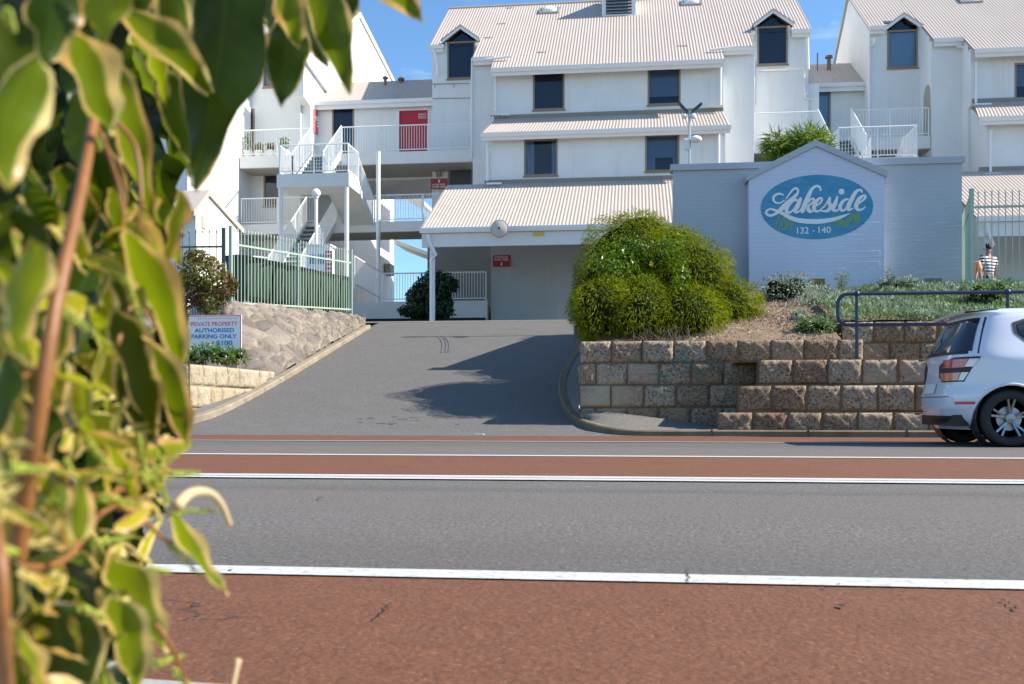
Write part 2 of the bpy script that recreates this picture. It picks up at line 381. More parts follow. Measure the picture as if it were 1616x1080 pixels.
M['bark'] = plain('bark', (.16,.11,.08), .9, bump=.5); M['flower'] = plain('yellow_petal', (.85,.6,.02), .6); M['redflower'] = plain('red_petal', (.6,.05,.04), .6)
# ================================================================== SETTING: ground, road, driveway
def sheet(name, mat, poly, z=None, kind='structure'):
    m = MB(); m.add([(p[0], p[1], p[2] if len(p) > 2 else z) for p in poly], [tuple(range(len(poly)))])
    return tag(m.build(name, mat), kind=kind)
def strip(name, mat, y0, y1, z, x0=-70, x1=70): return sheet(name, mat, [(x0,y0,z),(x1,y0,z),(x1,y1,z),(x0,y1,z)])
strip('ground', M['ground'], -1200, 2500, -.35, -2500, 2500)
strip('road', M['asphalt'], .9, 14.75, 0)
sheet('red_shoulder_strip', M['redroad'], [(-70,1.0,.004),(70,1.0,.004),(70,2.335,.004),(-70,2.335,.004)])
strip('red_median_strip', M['redroad'], 5.94, 8.40, .004); strip('red_gutter_strip', M['redroad'], 12.2, 14.5, .004)
strip('road_line', M['line'], 2.335, 2.45, .008); m = MB()
for a, b in ((5.60, 5.745), (5.775, 5.93)): m.add([(-70,a,.008),(70,a,.008),(70,b,.008),(-70,b,.008)], [(0,1,2,3)])
tag(m.build('road_line', M['line']), kind='structure')
strip('road_line', M['line'], 8.40, 8.58, .008); strip('road_line', M['line'], 12.08, 12.2, .008)
m = MB(); m.add([(-6,-2,.012),(3,-2,.012),(3,.4,.012),(.2,1.15,.012),(-.573,1.38,.012),(-.811,1.405,.012),(-6,1.62,.012)], [(0,1,2,3,4,5,6)]); tag(m.build('near_footpath', M['conc']), kind='structure')

PY = [0, 14.5, 15.4, 17, 20, 24, 27.5, 29.2, 30.4, 32, 80]; PZ = [0, .0, .08, .40, 1.03, 1.90, 2.64, 2.97, 3.13, 3.18, 3.18]
def prof(y): return float(np.interp(y, PY, PZ))
def hit(px, py, dz=0.0):
    a, b = 5.0, 45.0; g = lambda t: (lambda w: w.z-prof(w.y)-dz)(W(px, py, t))
    prev = g(10.0); t = 10.0
    while t < 45:
        n = g(t+.1)
        if prev > 0 and n <= 0: return W(px, py, t+.05)
        t += .1; prev = n
    return W(px, py, 30)
LK = [Vector((-60,14.62,.0)), Vector((-9,14.62,.0)), Vector((-8.0,14.74,.01)), Vector((-7.45,15.1,.05))]+[hit(*q) for q in ((332,661),(385,638),(430,613),(480,583),(530,552),(585,519))]
LK[4:] = [v for v in LK[4:] if v.y > 15.2]
RK = [hit(*q) for q in ((912,519),(905,556),(886,592),(881,622),(893,654),(915,672),(950,683))]
RK = [v for v in RK if v.y > 14.65]+[Vector((.1,14.60,0)), Vector((1.2,14.56,.0)), Vector((60,14.56,0))]
def xl(y): pts = sorted([(p.y, p.x) for p in LK]); return float(np.interp(y, [a for a,b in pts], [b for a,b in pts]))
def xr(y): pts = sorted([(p.y, p.x) for p in RK]); return float(np.interp(y, [a for a,b in pts], [b for a,b in pts]))
ys = list(np.arange(14.5, 30.5, .25))+[31, 34, 40]
rows = []
for y in ys:
    a = xl(y)-.12 if y < 29.5 else -13; b = xr(y)+.12 if y < 28 else 6
    if y < 14.75: a, b = -13, 2
    rows.append([(a+(b-a)*i/12, y, prof(y)+(.006 if y < 29.5 else .006)) for i in range(13)])
o = MB().grid(rows).build('driveway', M['drive'], smooth=True); tag(o, kind='structure')
m = MB(); m.add([(-13,29.45,2.99+.03),(6,29.45,3.02),(6,29.6,3.045),(-13,29.6,3.045)], [(0,1,2,3)]); tag(m.build('drain_strip', M['kerb']), kind='structure')
def cr(pts, n=6):
    pts = [Vector(p) for p in pts]; out = []
    for i in range(len(pts)-1):
        p0 = pts[max(i-1,0)]; p1 = pts[i]; p2 = pts[i+1]; p3 = pts[min(i+2, len(pts)-1)]
        for k in range(n):
            t = k/n; out.append(.5*((2*p1)+(-p0+p2)*t+(2*p0-5*p1+4*p2-p3)*t*t+(-p0+3*p1-3*p2+p3)*t**3))
    return out+[pts[-1]]
def kerb(name, pts, side, mat, h=.12, w=.15, crn=5):
    pts = cr(pts, crn); rows = []
    for i, p in enumerate(pts):
        d = pts[min(i+1, len(pts)-1)]-pts[max(i-1, 0)]; d.z = 0; d.normalize(); nn = Vector((-d.y, d.x, 0))*side
        rows.append([p+Vector((0,0,-.1)), p+Vector((0,0,h*.8)), p+nn*.025+Vector((0,0,h)), p+nn*w+Vector((0,0,h)), p+nn*w+Vector((0,0,-.1))])
    return tag(MB().grid(rows).build(name, mat, smooth=True), kind='structure')
kerb('driveway_kerb', LK[1:], 1, M['kerb'], .11, .17)
kerb('road_kerb', LK[:2], 1, M['kerb'], .11, .17)
kerb('driveway_kerb', RK[:-1], 1, M['kerbd'], .10, .15)
kerb('road_kerb', RK[-2:], 1, M['kerbd'], .10, .15)
m = MB()
for i in range(14): m.box(1.2+i*1.35, 1.212+i*1.35, 14.548, 14.72, .0, .104)
tag(m.build('kerb_joint', M['dark']), kind='structure')

# ---- rubble stone bank left of the driveway
FA = W(364, 480, 22.2); FB = W(556, 499, 28.0)
def resamp(pts, n):
    d = [0]
    for i in range(1, len(pts)): d.append(d[-1]+(pts[i]-pts[i-1]).length)
    out = []
    for i in range(n):
        s_ = d[-1]*i/(n-1); out.append(Vector([float(np.interp(s_, d, [p[k] for p in pts])) for k in range(3)]))
    return out
bot = resamp([W(292,606,20.5), W(396,604,20.3), W(420,606,20.4)]+[v+Vector((-.17,.02,.09)) for v in LK if v.y > 20.0], 60)
top = [FA.lerp(FB, i/60)+Vector((0,0,0)) for i in range(61)]
NA, NB = 150, 64
bb = resamp(bot, NA); tp = resamp([W(296,484,22.4), FA, FB, W(576,506,29.0)], NA)
V0 = np.array([[list(b.lerp(t, j/(NB-1))) for j in range(NB)] for b, t in zip(bb, tp)])
V0[:,:,2] += .12*np.sin(np.linspace(0, PI, NB))[None,:]
flat = V0.reshape(-1,3)
sites = flat[RNG.integers(0, len(flat), 230)]+RNG.normal(0, .05, (230,3))
stone_v = RNG.random(230)
d2 = np.sqrt((((flat[:,None,:]-sites[None,:,:])*np.array([1,.8,1.3]))**2).sum(2)); idx = np.argsort(d2, axis=1)[:, :2]
e1 = np.take_along_axis(d2, idx[:,:1], 1)[:,0]; e2 = np.take_along_axis(d2, idx[:,1:2], 1)[:,0]
edge = np.clip((e2-e1)/.08, 0, 1)
hgt = edge**.5*.10*(.6+.8*stone_v[idx[:,0]])+RNG.normal(0,.005,len(flat))
flat = flat+np.outer(hgt, [.45,-.6,.66])
col = np.ones((len(flat),4)); col[:,0] = stone_v[idx[:,0]]; col[:,1] = (1-np.clip(edge*2.4-.1,0,1))*.55
Fq = np.array([(i*NB+j, (i+1)*NB+j, (i+1)*NB+j+1, i*NB+j+1) for i in range(NA-1) for j in range(NB-1)])
o = np_mesh('stone_bank', flat, Fq, M['rubble'], col=col, smooth=True, loc=(FA.x, FA.y, 0)); tag(o, 'sloping bank of grey rubble stones with mortar beside the driveway', 'stone bank')

# yard behind bank and upper yard
sheet('yard', M['path'], [(-40,21.5,2.70),(FA.x-.05,FA.y,2.70),(FB.x-.05,FB.y,2.96),(-8.6,30.5,3.10),(-12.5,34,3.12),(-12.5,62,3.12),(-40,62,3.12)])
sheet('upper_yard', M['path'], [(-12.9,39.9,3.16),(24,39.9,3.16),(24,62,3.16),(-12.9,62,3.16)])
sheet('upper_yard', M['path'], [(5.9,22.3,3.0),(40,22.3,3.0),(40,40,3.15),(5.9,40,3.15)])

MB().grid([[(-9.5,y,prof(y)-.02),(xl(y)-.1,y,prof(y)-.02)] for y in np.arange(17.2,28.5,.4)]).build('left_garden_bed', M['soil'])['kind'] = 'structure'
# ---- limestone block walls
def block_wall(name, label, a, b, courses, zb, L=.5, H=.35, depth=.34, mats=('lime','mortar'), jog=0, first=.5, seed=1, rough=.012, end0=True):
    """a->b along the face (outward normal to the right-hand side of a->b reversed: faces -Y when going +X)"""
    rg = np.random.default_rng(seed); a = Vector(a); b = Vector(b); d = b-a; d.z = 0; Lt = d.length; d.normalize(); nn = Vector((d.y, -d.x, 0))
    root = empty(name, (a.x, a.y, zb), label, 'retaining wall')
    V = []; Q = []; Cc = []
    for c_ in range(courses):
        s = -L*first*(c_ % 2) ; z0 = zb+c_*H
        while s < Lt-.03:
            w = L*(1+rg.normal(0,.02)); s0 = max(s, 0); s1 = min(s+w, Lt)
            if s1-s0 > .08:
                g = .010; nx, nz = max(3, int((s1-s0)/.035)), 11; off = rg.normal(0,.008); tone = rg.random(); mo = rg.random(); base = len(V)
                ph = rg.random(6)*9
                for j in range(nz):
                    for i in range(nx):
                        u, v = i/(nx-1), j/(nz-1); ed = min(u*(s1-s0), (1-u)*(s1-s0), v*H, (1-v)*H)
                        # pitched face with a drafted margin
                        dp = .032*min(1, max(0, ed-.012)/.03)**.6*(1 if ed > .012 else 0)+(.012*math.sin(u*7+ph[0])*math.cos(v*6+ph[1])+.008*math.sin(u*19+ph[2]+v*13)) * (1 if ed > .03 else 0) + rg.normal(0, rough*.35)*(1 if ed>.02 else .3)
                        p = a+d*(s0+g+(s1-s0-2*g)*u)+nn*(dp+off); V.append((p.x, p.y, z0+g+(H-2*g)*v)); Cc.append((tone, mo, 0, 1))
                for j in range(nz-1):
                    for i in range(nx-1): q = base+j*nx+i; Q.append((q, q+1, q+nx+1, q+nx))
                # sides back
                ring = [base+i for i in range(nx)]+[base+j*nx+nx-1 for j in range(1, nz)]+[base+(nz-1)*nx+i for i in range(nx-2, -1, -1)]+[base+j*nx for j in range(nz-2, 0, -1)]
                b2 = len(V)
                for r_ in ring: V.append(tuple(Vector(V[r_])-nn*depth*.5)); Cc.append((tone, mo, 0, 1))
                for i in range(len(ring)): i2 = (i+1) % len(ring); Q.append((ring[i2], ring[i], b2+i, b2+i2))
            s += w
    np_mesh('stone_blocks', np.array(V), np.array(Q), M[mats[0]], parent=root, col=np.array(Cc))
    mb = MB(); p0 = a-nn*.004; p1 = b-nn*.004
    mb.prism([p0+Vector((0,0,zb-.25-a.z)), p1+Vector((0,0,zb-.25-a.z)), p1+Vector((0,0,zb+courses*H-.012-a.z)), p0+Vector((0,0,zb+courses*H-.012-a.z))], -nn*depth)
    mb.build('mortar', M[mats[1]], root); return root
XA = fx(915, 15.8)
w1 = block_wall('retaining_wall', 'tall weathered limestone block wall left part under the big green bush', (XA,15.8,0), (3.6,15.8,0), 5, -.27, seed=3)
w2 = block_wall('retaining_wall', 'limestone block side wall going back along the driveway behind the bush', (XA+.02,21.0,0), (XA+.02,15.84,0), 4, .08, seed=5)
w3 = block_wall('retaining_wall', 'lowest projecting limestone course just behind the kerb by the road', (1.3,14.86,0), (20,14.86,0), 1, .03, H=.33, seed=6)
w4 = block_wall('retaining_wall', 'second limestone course stepped back above the lowest course', (1.62,14.96,0), (20,14.96,0), 1, .37, H=.385, seed=8, first=0)
w5 = block_wall('retaining_wall', 'third limestone course with pale worn blocks below the navy handrail', (1.92,15.03,0), (20,15.03,0), 1, .765, H=.37, seed=9, first=0)
w6 = block_wall('retaining_wall', 'upper limestone tier set back behind the navy handrail', (3.5,16.9,0), (20,16.9,0), 3, .79, seed=11)
# left short bright wall
A1 = W(300, 610, 17.06); B1 = W(432, 590, 20.8)
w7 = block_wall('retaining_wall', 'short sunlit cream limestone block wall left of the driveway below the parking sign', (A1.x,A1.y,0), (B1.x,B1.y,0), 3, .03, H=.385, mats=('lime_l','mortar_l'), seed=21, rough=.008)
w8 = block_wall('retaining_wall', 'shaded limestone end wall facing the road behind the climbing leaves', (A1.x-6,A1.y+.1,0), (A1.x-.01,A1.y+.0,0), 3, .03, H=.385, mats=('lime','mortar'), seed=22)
sheet('left_garden_bed', M['soil'], [(-30,A1.y+.3,1.12),(A1.x-.3,A1.y+.2,1.12),(B1.x-.3,B1.y-.0,1.13),(B1.x-.5,B1.y+.3,1.14),(-30,20.6,1.16)])
# fill between tiers
sheet('garden_bed', M['soil'], [(1.6,15.15,1.10),(20,15.15,1.10),(20,17,1.14),(3.4,17,1.14),(3.4,16,1.13),(1.6,16.0,1.1)])
# graffiti smears on the wall
m = MB(); rg = random.Random(5)
for i in range(46):
    x = rg.gauss(1.05,.5); z = rg.gauss(1.1,.2)
    if .0 < x < 2.3 and .75 < z < 1.42:
        a = rg.uniform(-.5,.9); L = rg.uniform(.03,.12); w = rg.uniform(.004,.014)
        m.obox((x-L*math.cos(a),15.725,z-L*math.sin(a)), (x+L*math.cos(a),15.725,z+L*math.sin(a)), .006, w, Vector((0,-1,0)).cross(Vector((math.cos(a),0,math.sin(a)))))
m.build('graffiti', M['graf'], w1)
# island footpath between kerb and wall
isl = cr([v+Vector((.1,.05,.085)) for v in RK[1:-1]], 5)
wallline = resamp([Vector((XA-.03,19.5,1.05)), Vector((XA-.03,15.74,.40)), Vector((.2,15.74,.30)), Vector((1.28,15.6,.15)), Vector((1.3,14.72,.11))], len(isl))
MB().grid([[a, a.lerp(b,.33), a.lerp(b,.66), b] for a, b in zip(isl, wallline)]).build('footpath', M['path'], smooth=True)['kind'] = 'structure'
lp = cr([v+Vector((-.15,.04,.10)) for v in LK if v.y > 14.64 and v.y < 20.5], 5)
lw = resamp([Vector((A1.x-3,A1.y-.3,.15)), Vector((A1.x+.05,A1.y-.05,.38)), Vector((B1.x+.05,B1.y-.05,.96))], len(lp))
MB().grid([[a, a.lerp(b,.5), b] for a, b in zip(lp, lw)]).build('footpath', M['path'], smooth=True)['kind'] = 'structure'

# garden heightfield
def gz(x, y):
    base = 1.40+(y-16.0)/5.0*1.46
    if x > 3.45: base = max(1.86+(y-17.1)/3.9*1.0, 1.12) if y > 17.1 else 1.12
    return base
rows = []
rg = np.random.default_rng(2)
for y in np.arange(16.05, 21.6, .1):
    rows.append([(x, y, gz(x, min(y,21))+rg.normal(0,.012)) for x in np.arange(XA+.25, 3.5, .1)])
tag(MB().grid(rows).build('garden_bed', M['soil'], smooth=True), kind='structure')
rows = []
for y in np.arange(17.15, 22.4, .12):
    rows.append([(x, y, gz(x, min(y,21.3))+rg.normal(0,.012)) for x in np.arange(3.46, 20, .15)])
tag(MB().grid(rows).build('garden_bed', M['soil'], smooth=True), kind='structure')

# ================================================================== SIGN WALL
YS = 21.0
sx0, sx1 = fx(1062, YS), fx(1518, YS); zt = fz(1290, 264, YS)
root = empty('sign_wall', (fx(1290,YS), YS, 2.5), 'pale blue painted brick entrance wall with gabled centre behind the garden bed', 'wall')
m = MB(); m.box(sx0, sx1, YS, YS+.24, 1.2, zt); m.build('wall', M['signwall'], root)
MB().prism([(sx0+.02,YS+.24,2.2),(sx0+.3,YS+.24,2.2),(fx(1072,YS+5)+.25,YS+5,2.2),(fx(1072,YS+5),YS+5,2.2)], (0,0,zt-2.2)).box(sx1-.24, sx1-.0, YS+.24, YS+2.0, 2.2, zt).build('unseen_side_wall', M['signwall'], root)  # left return is added out of view, angled to cast the driveway shadow
m = MB(); m.box(sx0-.05, sx1+.05, YS-.05, YS+.29, zt+.002, zt+.13); m.build('coping', M['signwall'], root)
YP = 20.7; px0, px1 = fx(1182, YP), fx(1395, YP); zs = fz(1290, 281, YP); pk = fz(1290, 232, YP); xm = (px0+px1)/2
m = MB(); m.prism([(px0,YP,1.2),(px1,YP,1.2),(px1,YP,zs),(xm,YP,pk),(px0,YP,zs)], (0,.298,0)); pan = m.build('gable_panel', M['signpanel'], root)
m = MB()
for xa, za, xb, zb_ in ((px0-.06,zs-.03,xm,pk+.005),(xm,pk+.005,px1+.06,zs-.03)):
    m.prism([(xa,YP-.045,za),(xb,YP-.045,zb_),(xb,YP-.045,zb_+.14),(xa,YP-.045,za+.12)], (0,.5,0))
m.build('coping', M['signwall'], root)
ox, oz = fx(1288.5, YP), fz(1288.5, 327, YP); SC = tt(1288, YP)/F
k = N('oval_blue'); v = k.geo(); M['oval'] = k.bsdf(k.mix(k.ramp(k.noise(k.geo((1,1,4)), 2.5, 6, .65), [(.35,0.0),(.7,1.0)]), (.035,.235,.43), (.085,.33,.50)), .6)
m = MB(); m.prism([(ox+86.3*SC*math.cos(a)*1.0, YP-.006, oz+50.8*SC*math.sin(a)) for a in [2*PI*i/72 for i in range(72)]], (0,.0035,0)); m.build('blue_oval', M['oval'], root)
M['grasspaint'] = plain('yellow_green_paint', (.20,.36,.19), .7)
def Q8(cx, cy): px, py = 1160+cx/4.32, 220+cy/4.32; return Vector((fx(px,YP), 0, oz-(py-327)*SC))
def stroke(mb, pts, y, scl=1.0, n=5):
    ps = [Q8(p[0], p[1]) for p in pts]; ws = [p[2]/4.32*SC*scl for p in pts]
    q = cr(ps, n); wq = np.interp(np.linspace(0, len(pts)-1, len(q)), range(len(pts)), ws)
    rows = []
    for i, p in enumerate(q):
        d = (q[min(i+1,len(q)-1)]-q[max(i-1,0)]).normalized(); nn = Vector((-d.z, 0, d.x))
        yy = y-.0035*i/len(q); rows.append([Vector((p.x-nn.x*wq[i]/2, yy, p.z-nn.z*wq[i]/2)), Vector((p.x+nn.x*wq[i]/2, yy, p.z+nn.z*wq[i]/2))])
    mb.grid(rows)
    for e in (0, -1):
        mb.add([(q[e].x+wq[e]/2*math.cos(a), y-.0002-(.0035 if e else 0), q[e].z+wq[e]/2*math.sin(a)) for a in [2*PI*i/12 for i in range(12)]], [tuple(range(12))])
m = MB()
ST = [[(328,375,10),(300,366,14),(270,378,17),(260,402,17),(275,425,14),(305,430,10),(335,412,8)],
 [(348,400,9),(385,350,14),(410,332,16),(427,342,15),(425,365,16),(395,400,28),(350,440,38),(310,475,30),(280,500,18),(240,515,18),(212,500,16),(217,480,14),(243,470,14),(280,482,18),(325,503,22),(370,530,27),(440,553,32),(540,562,33),(620,558,30),(700,542,24),(778,512,5)],
 [(428,415,14),(400,412,18),(368,440,24),(350,475,26),(358,496,20),(382,492,13),(410,460,12),(432,415,12)],[(446,402,18),(430,445,30),(408,485,28),(425,496,14),(452,472,8)],
 [(582,350,12),(578,330,15),(555,320,17),(525,338,20),(505,375,28),(480,430,32),(458,488,30)],[(482,450,8),(510,415,14),(530,405,17),(536,422,16),(512,445,14),(492,455,10)],[(497,455,16),(500,480,28),(515,494,20),(545,478,8)],
 [(545,458,8),(575,440,12),(592,415,15),(580,402,15),(555,422,24),(538,460,28),(543,488,22),(572,490,12),(602,462,8)],
 [(602,468,8),(625,435,11),(646,398,12),(640,430,24),(650,465,26),(630,490,20),(600,492,12),(578,488,8)],
 [(696,398,14),(682,440,28),(667,478,28),(690,492,14),(714,470,8)],
 [(768,413,13),(738,425,20),(716,460,26),(722,487,20),(747,486,14),(777,440,12)],[(864,367,13),(852,353,15),(822,367,22),(797,410,30),(772,460,30),(772,488,20),(802,478,8)],
 [(812,458,8),(862,432,13),(888,403,17),(875,392,15),(845,415,25),(826,455,30),(831,484,21),(860,488,13),(887,468,6)]]
for i, s_ in enumerate(ST): stroke(m, s_, YP-.0095-.004*(i % 2))
c_ = Q8(725,362); m.add([(c_.x+4.6*SC*math.cos(a), YP-.0095, c_.z+4.6*SC*math.sin(a)) for a in [2*PI*i/20 for i in range(20)]], [tuple(range(20))])
m.build('lettering', M['letter'], root)
m = MB(); rg = random.Random(3)
for (a, b, lo, hi, n) in ((245,395,520,600,26),(655,850,520,640,44)):
    for i in range(n):
        cx = rg.uniform(a, b); t_ = (cx-a)/(b-a); cy = rg.uniform(lo, hi) if a < 400 else rg.uniform(lo, hi-90*t_)
        if a < 400 and cx > 340: cy = max(cy, 565)
        if ((cx-555)/373)**2+((cy-462)/220)**2 > .93: continue
        stroke(m, [(cx,cy+22,9),(cx+rg.uniform(-6,10),cy,7),(cx+rg.uniform(0,16),cy-26,3)], YP-.0085-.0001*i, n=2)
m.build('painted_grass', M['grasspaint'], root)
def text_mb(s, h, bold=0):
    cu = bpy.data.curves.new('t', 'FONT'); cu.body = s; cu.size = 1.0; cu.offset = bold; cu.resolution_u = 3
    o = bpy.data.objects.new('t', cu); COL.objects.link(o); dg = bpy.context.evaluated_depsgraph_get(); me = bpy.data.meshes.new_from_object(o.evaluated_get(dg))
    vs = [v.co.copy() for v in me.vertices]; fs = [tuple(p.vertices) for p in me.polygons]
    bpy.data.objects.remove(o); bpy.data.curves.remove(cu); bpy.data.meshes.remove(me)
    x0, x1 = min(v.x for v in vs), max(v.x for v in vs); y0, y1 = min(v.y for v in vs), max(v.y for v in vs)
    return [((v.x-x0)/(x1-x0), (v.y-y0)/(y1-y0)) for v in vs], fs
def text(mb, s, x0, x1, z0, z1, y, fn=None, bold=.012):
    vs, fs = text_mb(s, 1, bold)
    fn = fn or (lambda a, b: (x0+(x1-x0)*a, y, z0+(z1-z0)*b)); mb.add([fn(a, b) for a, b in vs], fs)
a_, b_ = Q8(421,644), Q8(502,598); c_, d_ = Q8(568,642), Q8(652,597); m = MB()
text(m, '132', a_.x, b_.x, a_.z, b_.z, YP-.010); text(m, '140', c_.x, d_.x, c_.z, d_.z, YP-.010); e_ = Q8(528,628); f_ = Q8(543,622); m.add([(e_.x,YP-.01,e_.z),(f_.x,YP-.01,e_.z),(f_.x,YP-.01,f_.z),(e_.x,YP-.01,f_.z)],[(0,1,2,3)])
m.build('street_numbers', M['letter'], root)
m = MB()
for (x0,x1,y) in ((860,985,578),(810,900,618),(760,880,658),(680,760,735),(825,870,692),(750,985,768),(620,910,806),(770,985,842),(455,535,918),(690,760,884),(935,990,992)):
    a_ = Q8(x0,y); b_ = Q8(x1,y); m.box(a_.x, b_.x, YP-.006, YP, a_.z-.006, a_.z+.004)
for (x,y0,y1) in ((985,768,800),(985,842,868),(533,918,938),(700,884,905)): a_ = Q8(x,y0); b_ = Q8(x,y1); m.box(a_.x-.006,a_.x+.004,YP-.006,YP,b_.z,a_.z)
m.build('raised_joints', M['white'], root)
m = MB()
for i in range(22):
    px = rg.uniform(1400,1510); py = rg.uniform(345,440); w_ = rg.uniform(8,40); x = fx(px,YS); z = fz(px,py,YS); m.box(x, min(x+w_*SC, sx1-.02), YS-.004, YS, z-.004, z+.004)
m.build('raised_joints', M['signpanel'], root)
def vent(px, py, Y, col):
    x = fx(px,Y); z = fz(px,py,Y); mb = MB(); w_, h_ = .165,.062
    v = mb.box(x-w_,x+w_,Y-.014,Y-.002,z-h_,z+h_).build('air_vent', col, root); mb = MB()
    for i in range(8): mb.box(x-w_+.01+i*.041, x-w_+.022+i*.041, Y-.02, Y-.0145, z-h_+.01, z+h_-.01)
    mb.build('vent_grille', M['dark'], v)
vent(1288.5, 445, YP, plain('brass_vent', (.33,.25,.03), .5)); vent(1473, 444, YS, M['conc'])
# ================================================================== BUILDINGS
def roofz(Y): return 14.02+.735*(Y-39.5)
def corr(mb, X0, X1, Yl, zl, Yh, zh, X0h=None, X1h=None, pitch=.125, amp=.012):
    X0h = X0 if X0h is None else X0h; X1h = X1 if X1h is None else X1h
    n = int((X1-X0)/pitch*6)+1; r0 = []; r1 = []; dv = Vector((0, Yh-Yl, zh-zl)).normalized(); nn = Vector((0, -dv.z, dv.y))
    for i in range(n):
        t = i/(n-1); a = amp*math.sin(2*PI*(X0+(X1-X0)*t)/pitch)
        r0.append(Vector((X0+(X1-X0)*t, Yl, zl))+nn*a); r1.append(Vector((X0h+(X1h-X0h)*t, Yh, zh))+nn*a)
    mb.grid([r0, r1])
    q = [Vector((X0,Yl,zl)),Vector((X1,Yl,zl)),Vector((X1h,Yh,zh)),Vector((X0h,Yh,zh))]
    mb.prism([p-nn*.02 for p in q], -nn*.05); return [p-nn*.075 for p in q], -nn*.02
def panel(mb, X0, X1, z0, z1, Yf, th, holes):
    xs = sorted(set([X0, X1]+[h[i] for h in holes for i in (0,1)])); zs_ = sorted(set([z0, z1]+[h[i] for h in holes for i in (2,3)]))
    for i in range(len(xs)-1):
        for j in range(len(zs_)-1):
            xm_, zm_ = (xs[i]+xs[i+1])/2, (zs_[j]+zs_[j+1])/2
            if any(h[0] < xm_ < h[1] and h[2] < zm_ < h[3] for h in holes): continue
            mb.add([(xs[i],Yf,zs_[j]),(xs[i+1],Yf,zs_[j]),(xs[i+1],Yf,zs_[j+1]),(xs[i],Yf,zs_[j+1])], [(0,1,2,3)])
    for h in holes:
        a, b, c_, d_ = h
        mb.add([(a,Yf,c_),(b,Yf,c_),(b,Yf,d_),(a,Yf,d_),(a,Yf+th,c_),(b,Yf+th,c_),(b,Yf+th,d_),(a,Yf+th,d_)], [(0,4,5,1),(1,5,6,2),(2,6,7,3),(3,7,4,0)])
    mb.add([(X0,Yf,z0),(X1,Yf,z0),(X1,Yf,z1),(X0,Yf,z1),(X0,Yf+th,z0),(X1,Yf+th,z0),(X1,Yf+th,z1),(X0,Yf+th,z1)], [(0,1,5,4),(1,2,6,5),(2,3,7,6),(3,0,4,7)])
def window(par, x0, x1, z0, z1, Yf, blind=None, frac=1.0, fw=.07, curtain=False):
    m = MB(); a, b = Yf-.015, Yf+.08
    m.box(x0,x0+fw,a,b,z0,z1).box(x1-fw,x1,a,b,z0,z1).box(x0+fw,x1-fw,a,b,z0,z0+fw).box(x0+fw,x1-fw,a,b,z1-fw,z1)
    m.box(x0-.04,x1+.04,Yf-.05,Yf-.016,z0-.05,z0+.0)
    w = m.build('window', M['frame'], par)
    MB().box(x0+fw,x1-fw,Yf+.03,Yf+.04,z0+fw,z1-fw).build('pane', M['glass'], w)
    MB().box(x0+.001,x1-.001,Yf+.26,Yf+.28,z0+.001,z1-.001).build('dark_backing', M['shade_sheet'], w)
    if blind: MB().box(x0+.02,x1-.02,Yf+.10,Yf+.11,z1-fw-(z1-z0-2*fw)*frac,z1-.01).build('blind', M[blind], w)
    if curtain:
        MB().box(x0+.03,x0+.03+(x1-x0)*.27,Yf+.15,Yf+.16,z0+.02,z1-.02).box(x1-.03-(x1-x0)*.16,x1-.03,Yf+.15,Yf+.16,z0+.02,z1-.02).build('curtain', M['curtain'], w)
    return w
def wpx(Y, px0, px1, py0, py1):
    pm = (px0+px1)/2; return fx(px0,Y), fx(px1,Y), fz(pm,py1,Y), fz(pm,py0,Y)
def gutter(par, X0, X1, Y, z, h=.15, d=.14):
    m = MB(); prof_ = [(Y-d,z),(Y-d,z-h*.35),(Y-d*.75,z-h),(Y,z-h),(Y,z)]
    m.prism([(X0,a,b) for a,b in prof_], (X1-X0,0,0)); return m.build('gutter', M['trim'], par)
def fascia(par, X0, X1, Y, z0, z1): return MB().box(X0,X1,Y,Y+.04,z0,z1).build('fascia', M['trim'], par)
def pipe(par, pts, r=.05, mat='trim', name='downpipe'): return MB().tube(pts, r, 8).build(name, M[mat], par, smooth=True)
def prism_yz(mb, X0, X1, pr): return mb.prism([(X0,a,b) for a,b in pr], (X1-X0,0,0))
def dormer(par, x0, x1, z0, ztop, Yf, eave, blind):
    """window x0..x1 from z0; cheeks and a small gabled roof"""
    w = x1-x0; zt_ = ztop; ov = .18; xm_ = (x0+x1)/2
    m = MB(); m.box(x0-.10,x0,Yf-.02,Yf+2.4,eave-.25,zt_).box(x1,x1+.10,Yf-.02,Yf+2.4,eave-.25,zt_)
    m.build('dormer_cheek', M['wall'], par)
    window(par, x0, x1, z0, zt_, Yf-.02, blind)
    g = w*.40
    m = MB(); m.prism([(x0,Yf+.04,zt_),(x1,Yf+.04,zt_),(xm_,Yf+.04,zt_+g)], (0,.03,0)); gp = m.build('gable_shade_backing', M['shade_sheet'], par)
    m = MB(); m.prism([(x0,Yf-.0,zt_+.001),(x1,Yf-.0,zt_+.001),(xm_,Yf-.0,zt_+g)], (0,.012,0)); m.build('pane', M['glass'], gp)
    m = MB()
    for sg in (-1, 1):
        xe = xm_+sg*(w/2+ov); ze = zt_+g*.12-.04; zp = zt_+g+.10
        m.prism([(xe,Yf-.28,ze),(xm_,Yf-.28,zp),(xm_,Yf-.28,zp-.13),(xe,Yf-.28,ze-.13)], (0,.05,0))
    m.build('barge_board', M['trim'], par)
    m = MB()
    for sg in (-1, 1):
        xe = xm_+sg*(w/2+ov+.05); ze = zt_+g*.12-.03; zp = zt_+g+.15
        m.prism([(xe,Yf-.31,ze),(xm_,Yf-.31,zp),(xm_,Yf-.31,zp-.05),(xe,Yf-.31,ze-.05)], (0,3.4,0))
    m.build('dormer_roof', M['roof'], par)

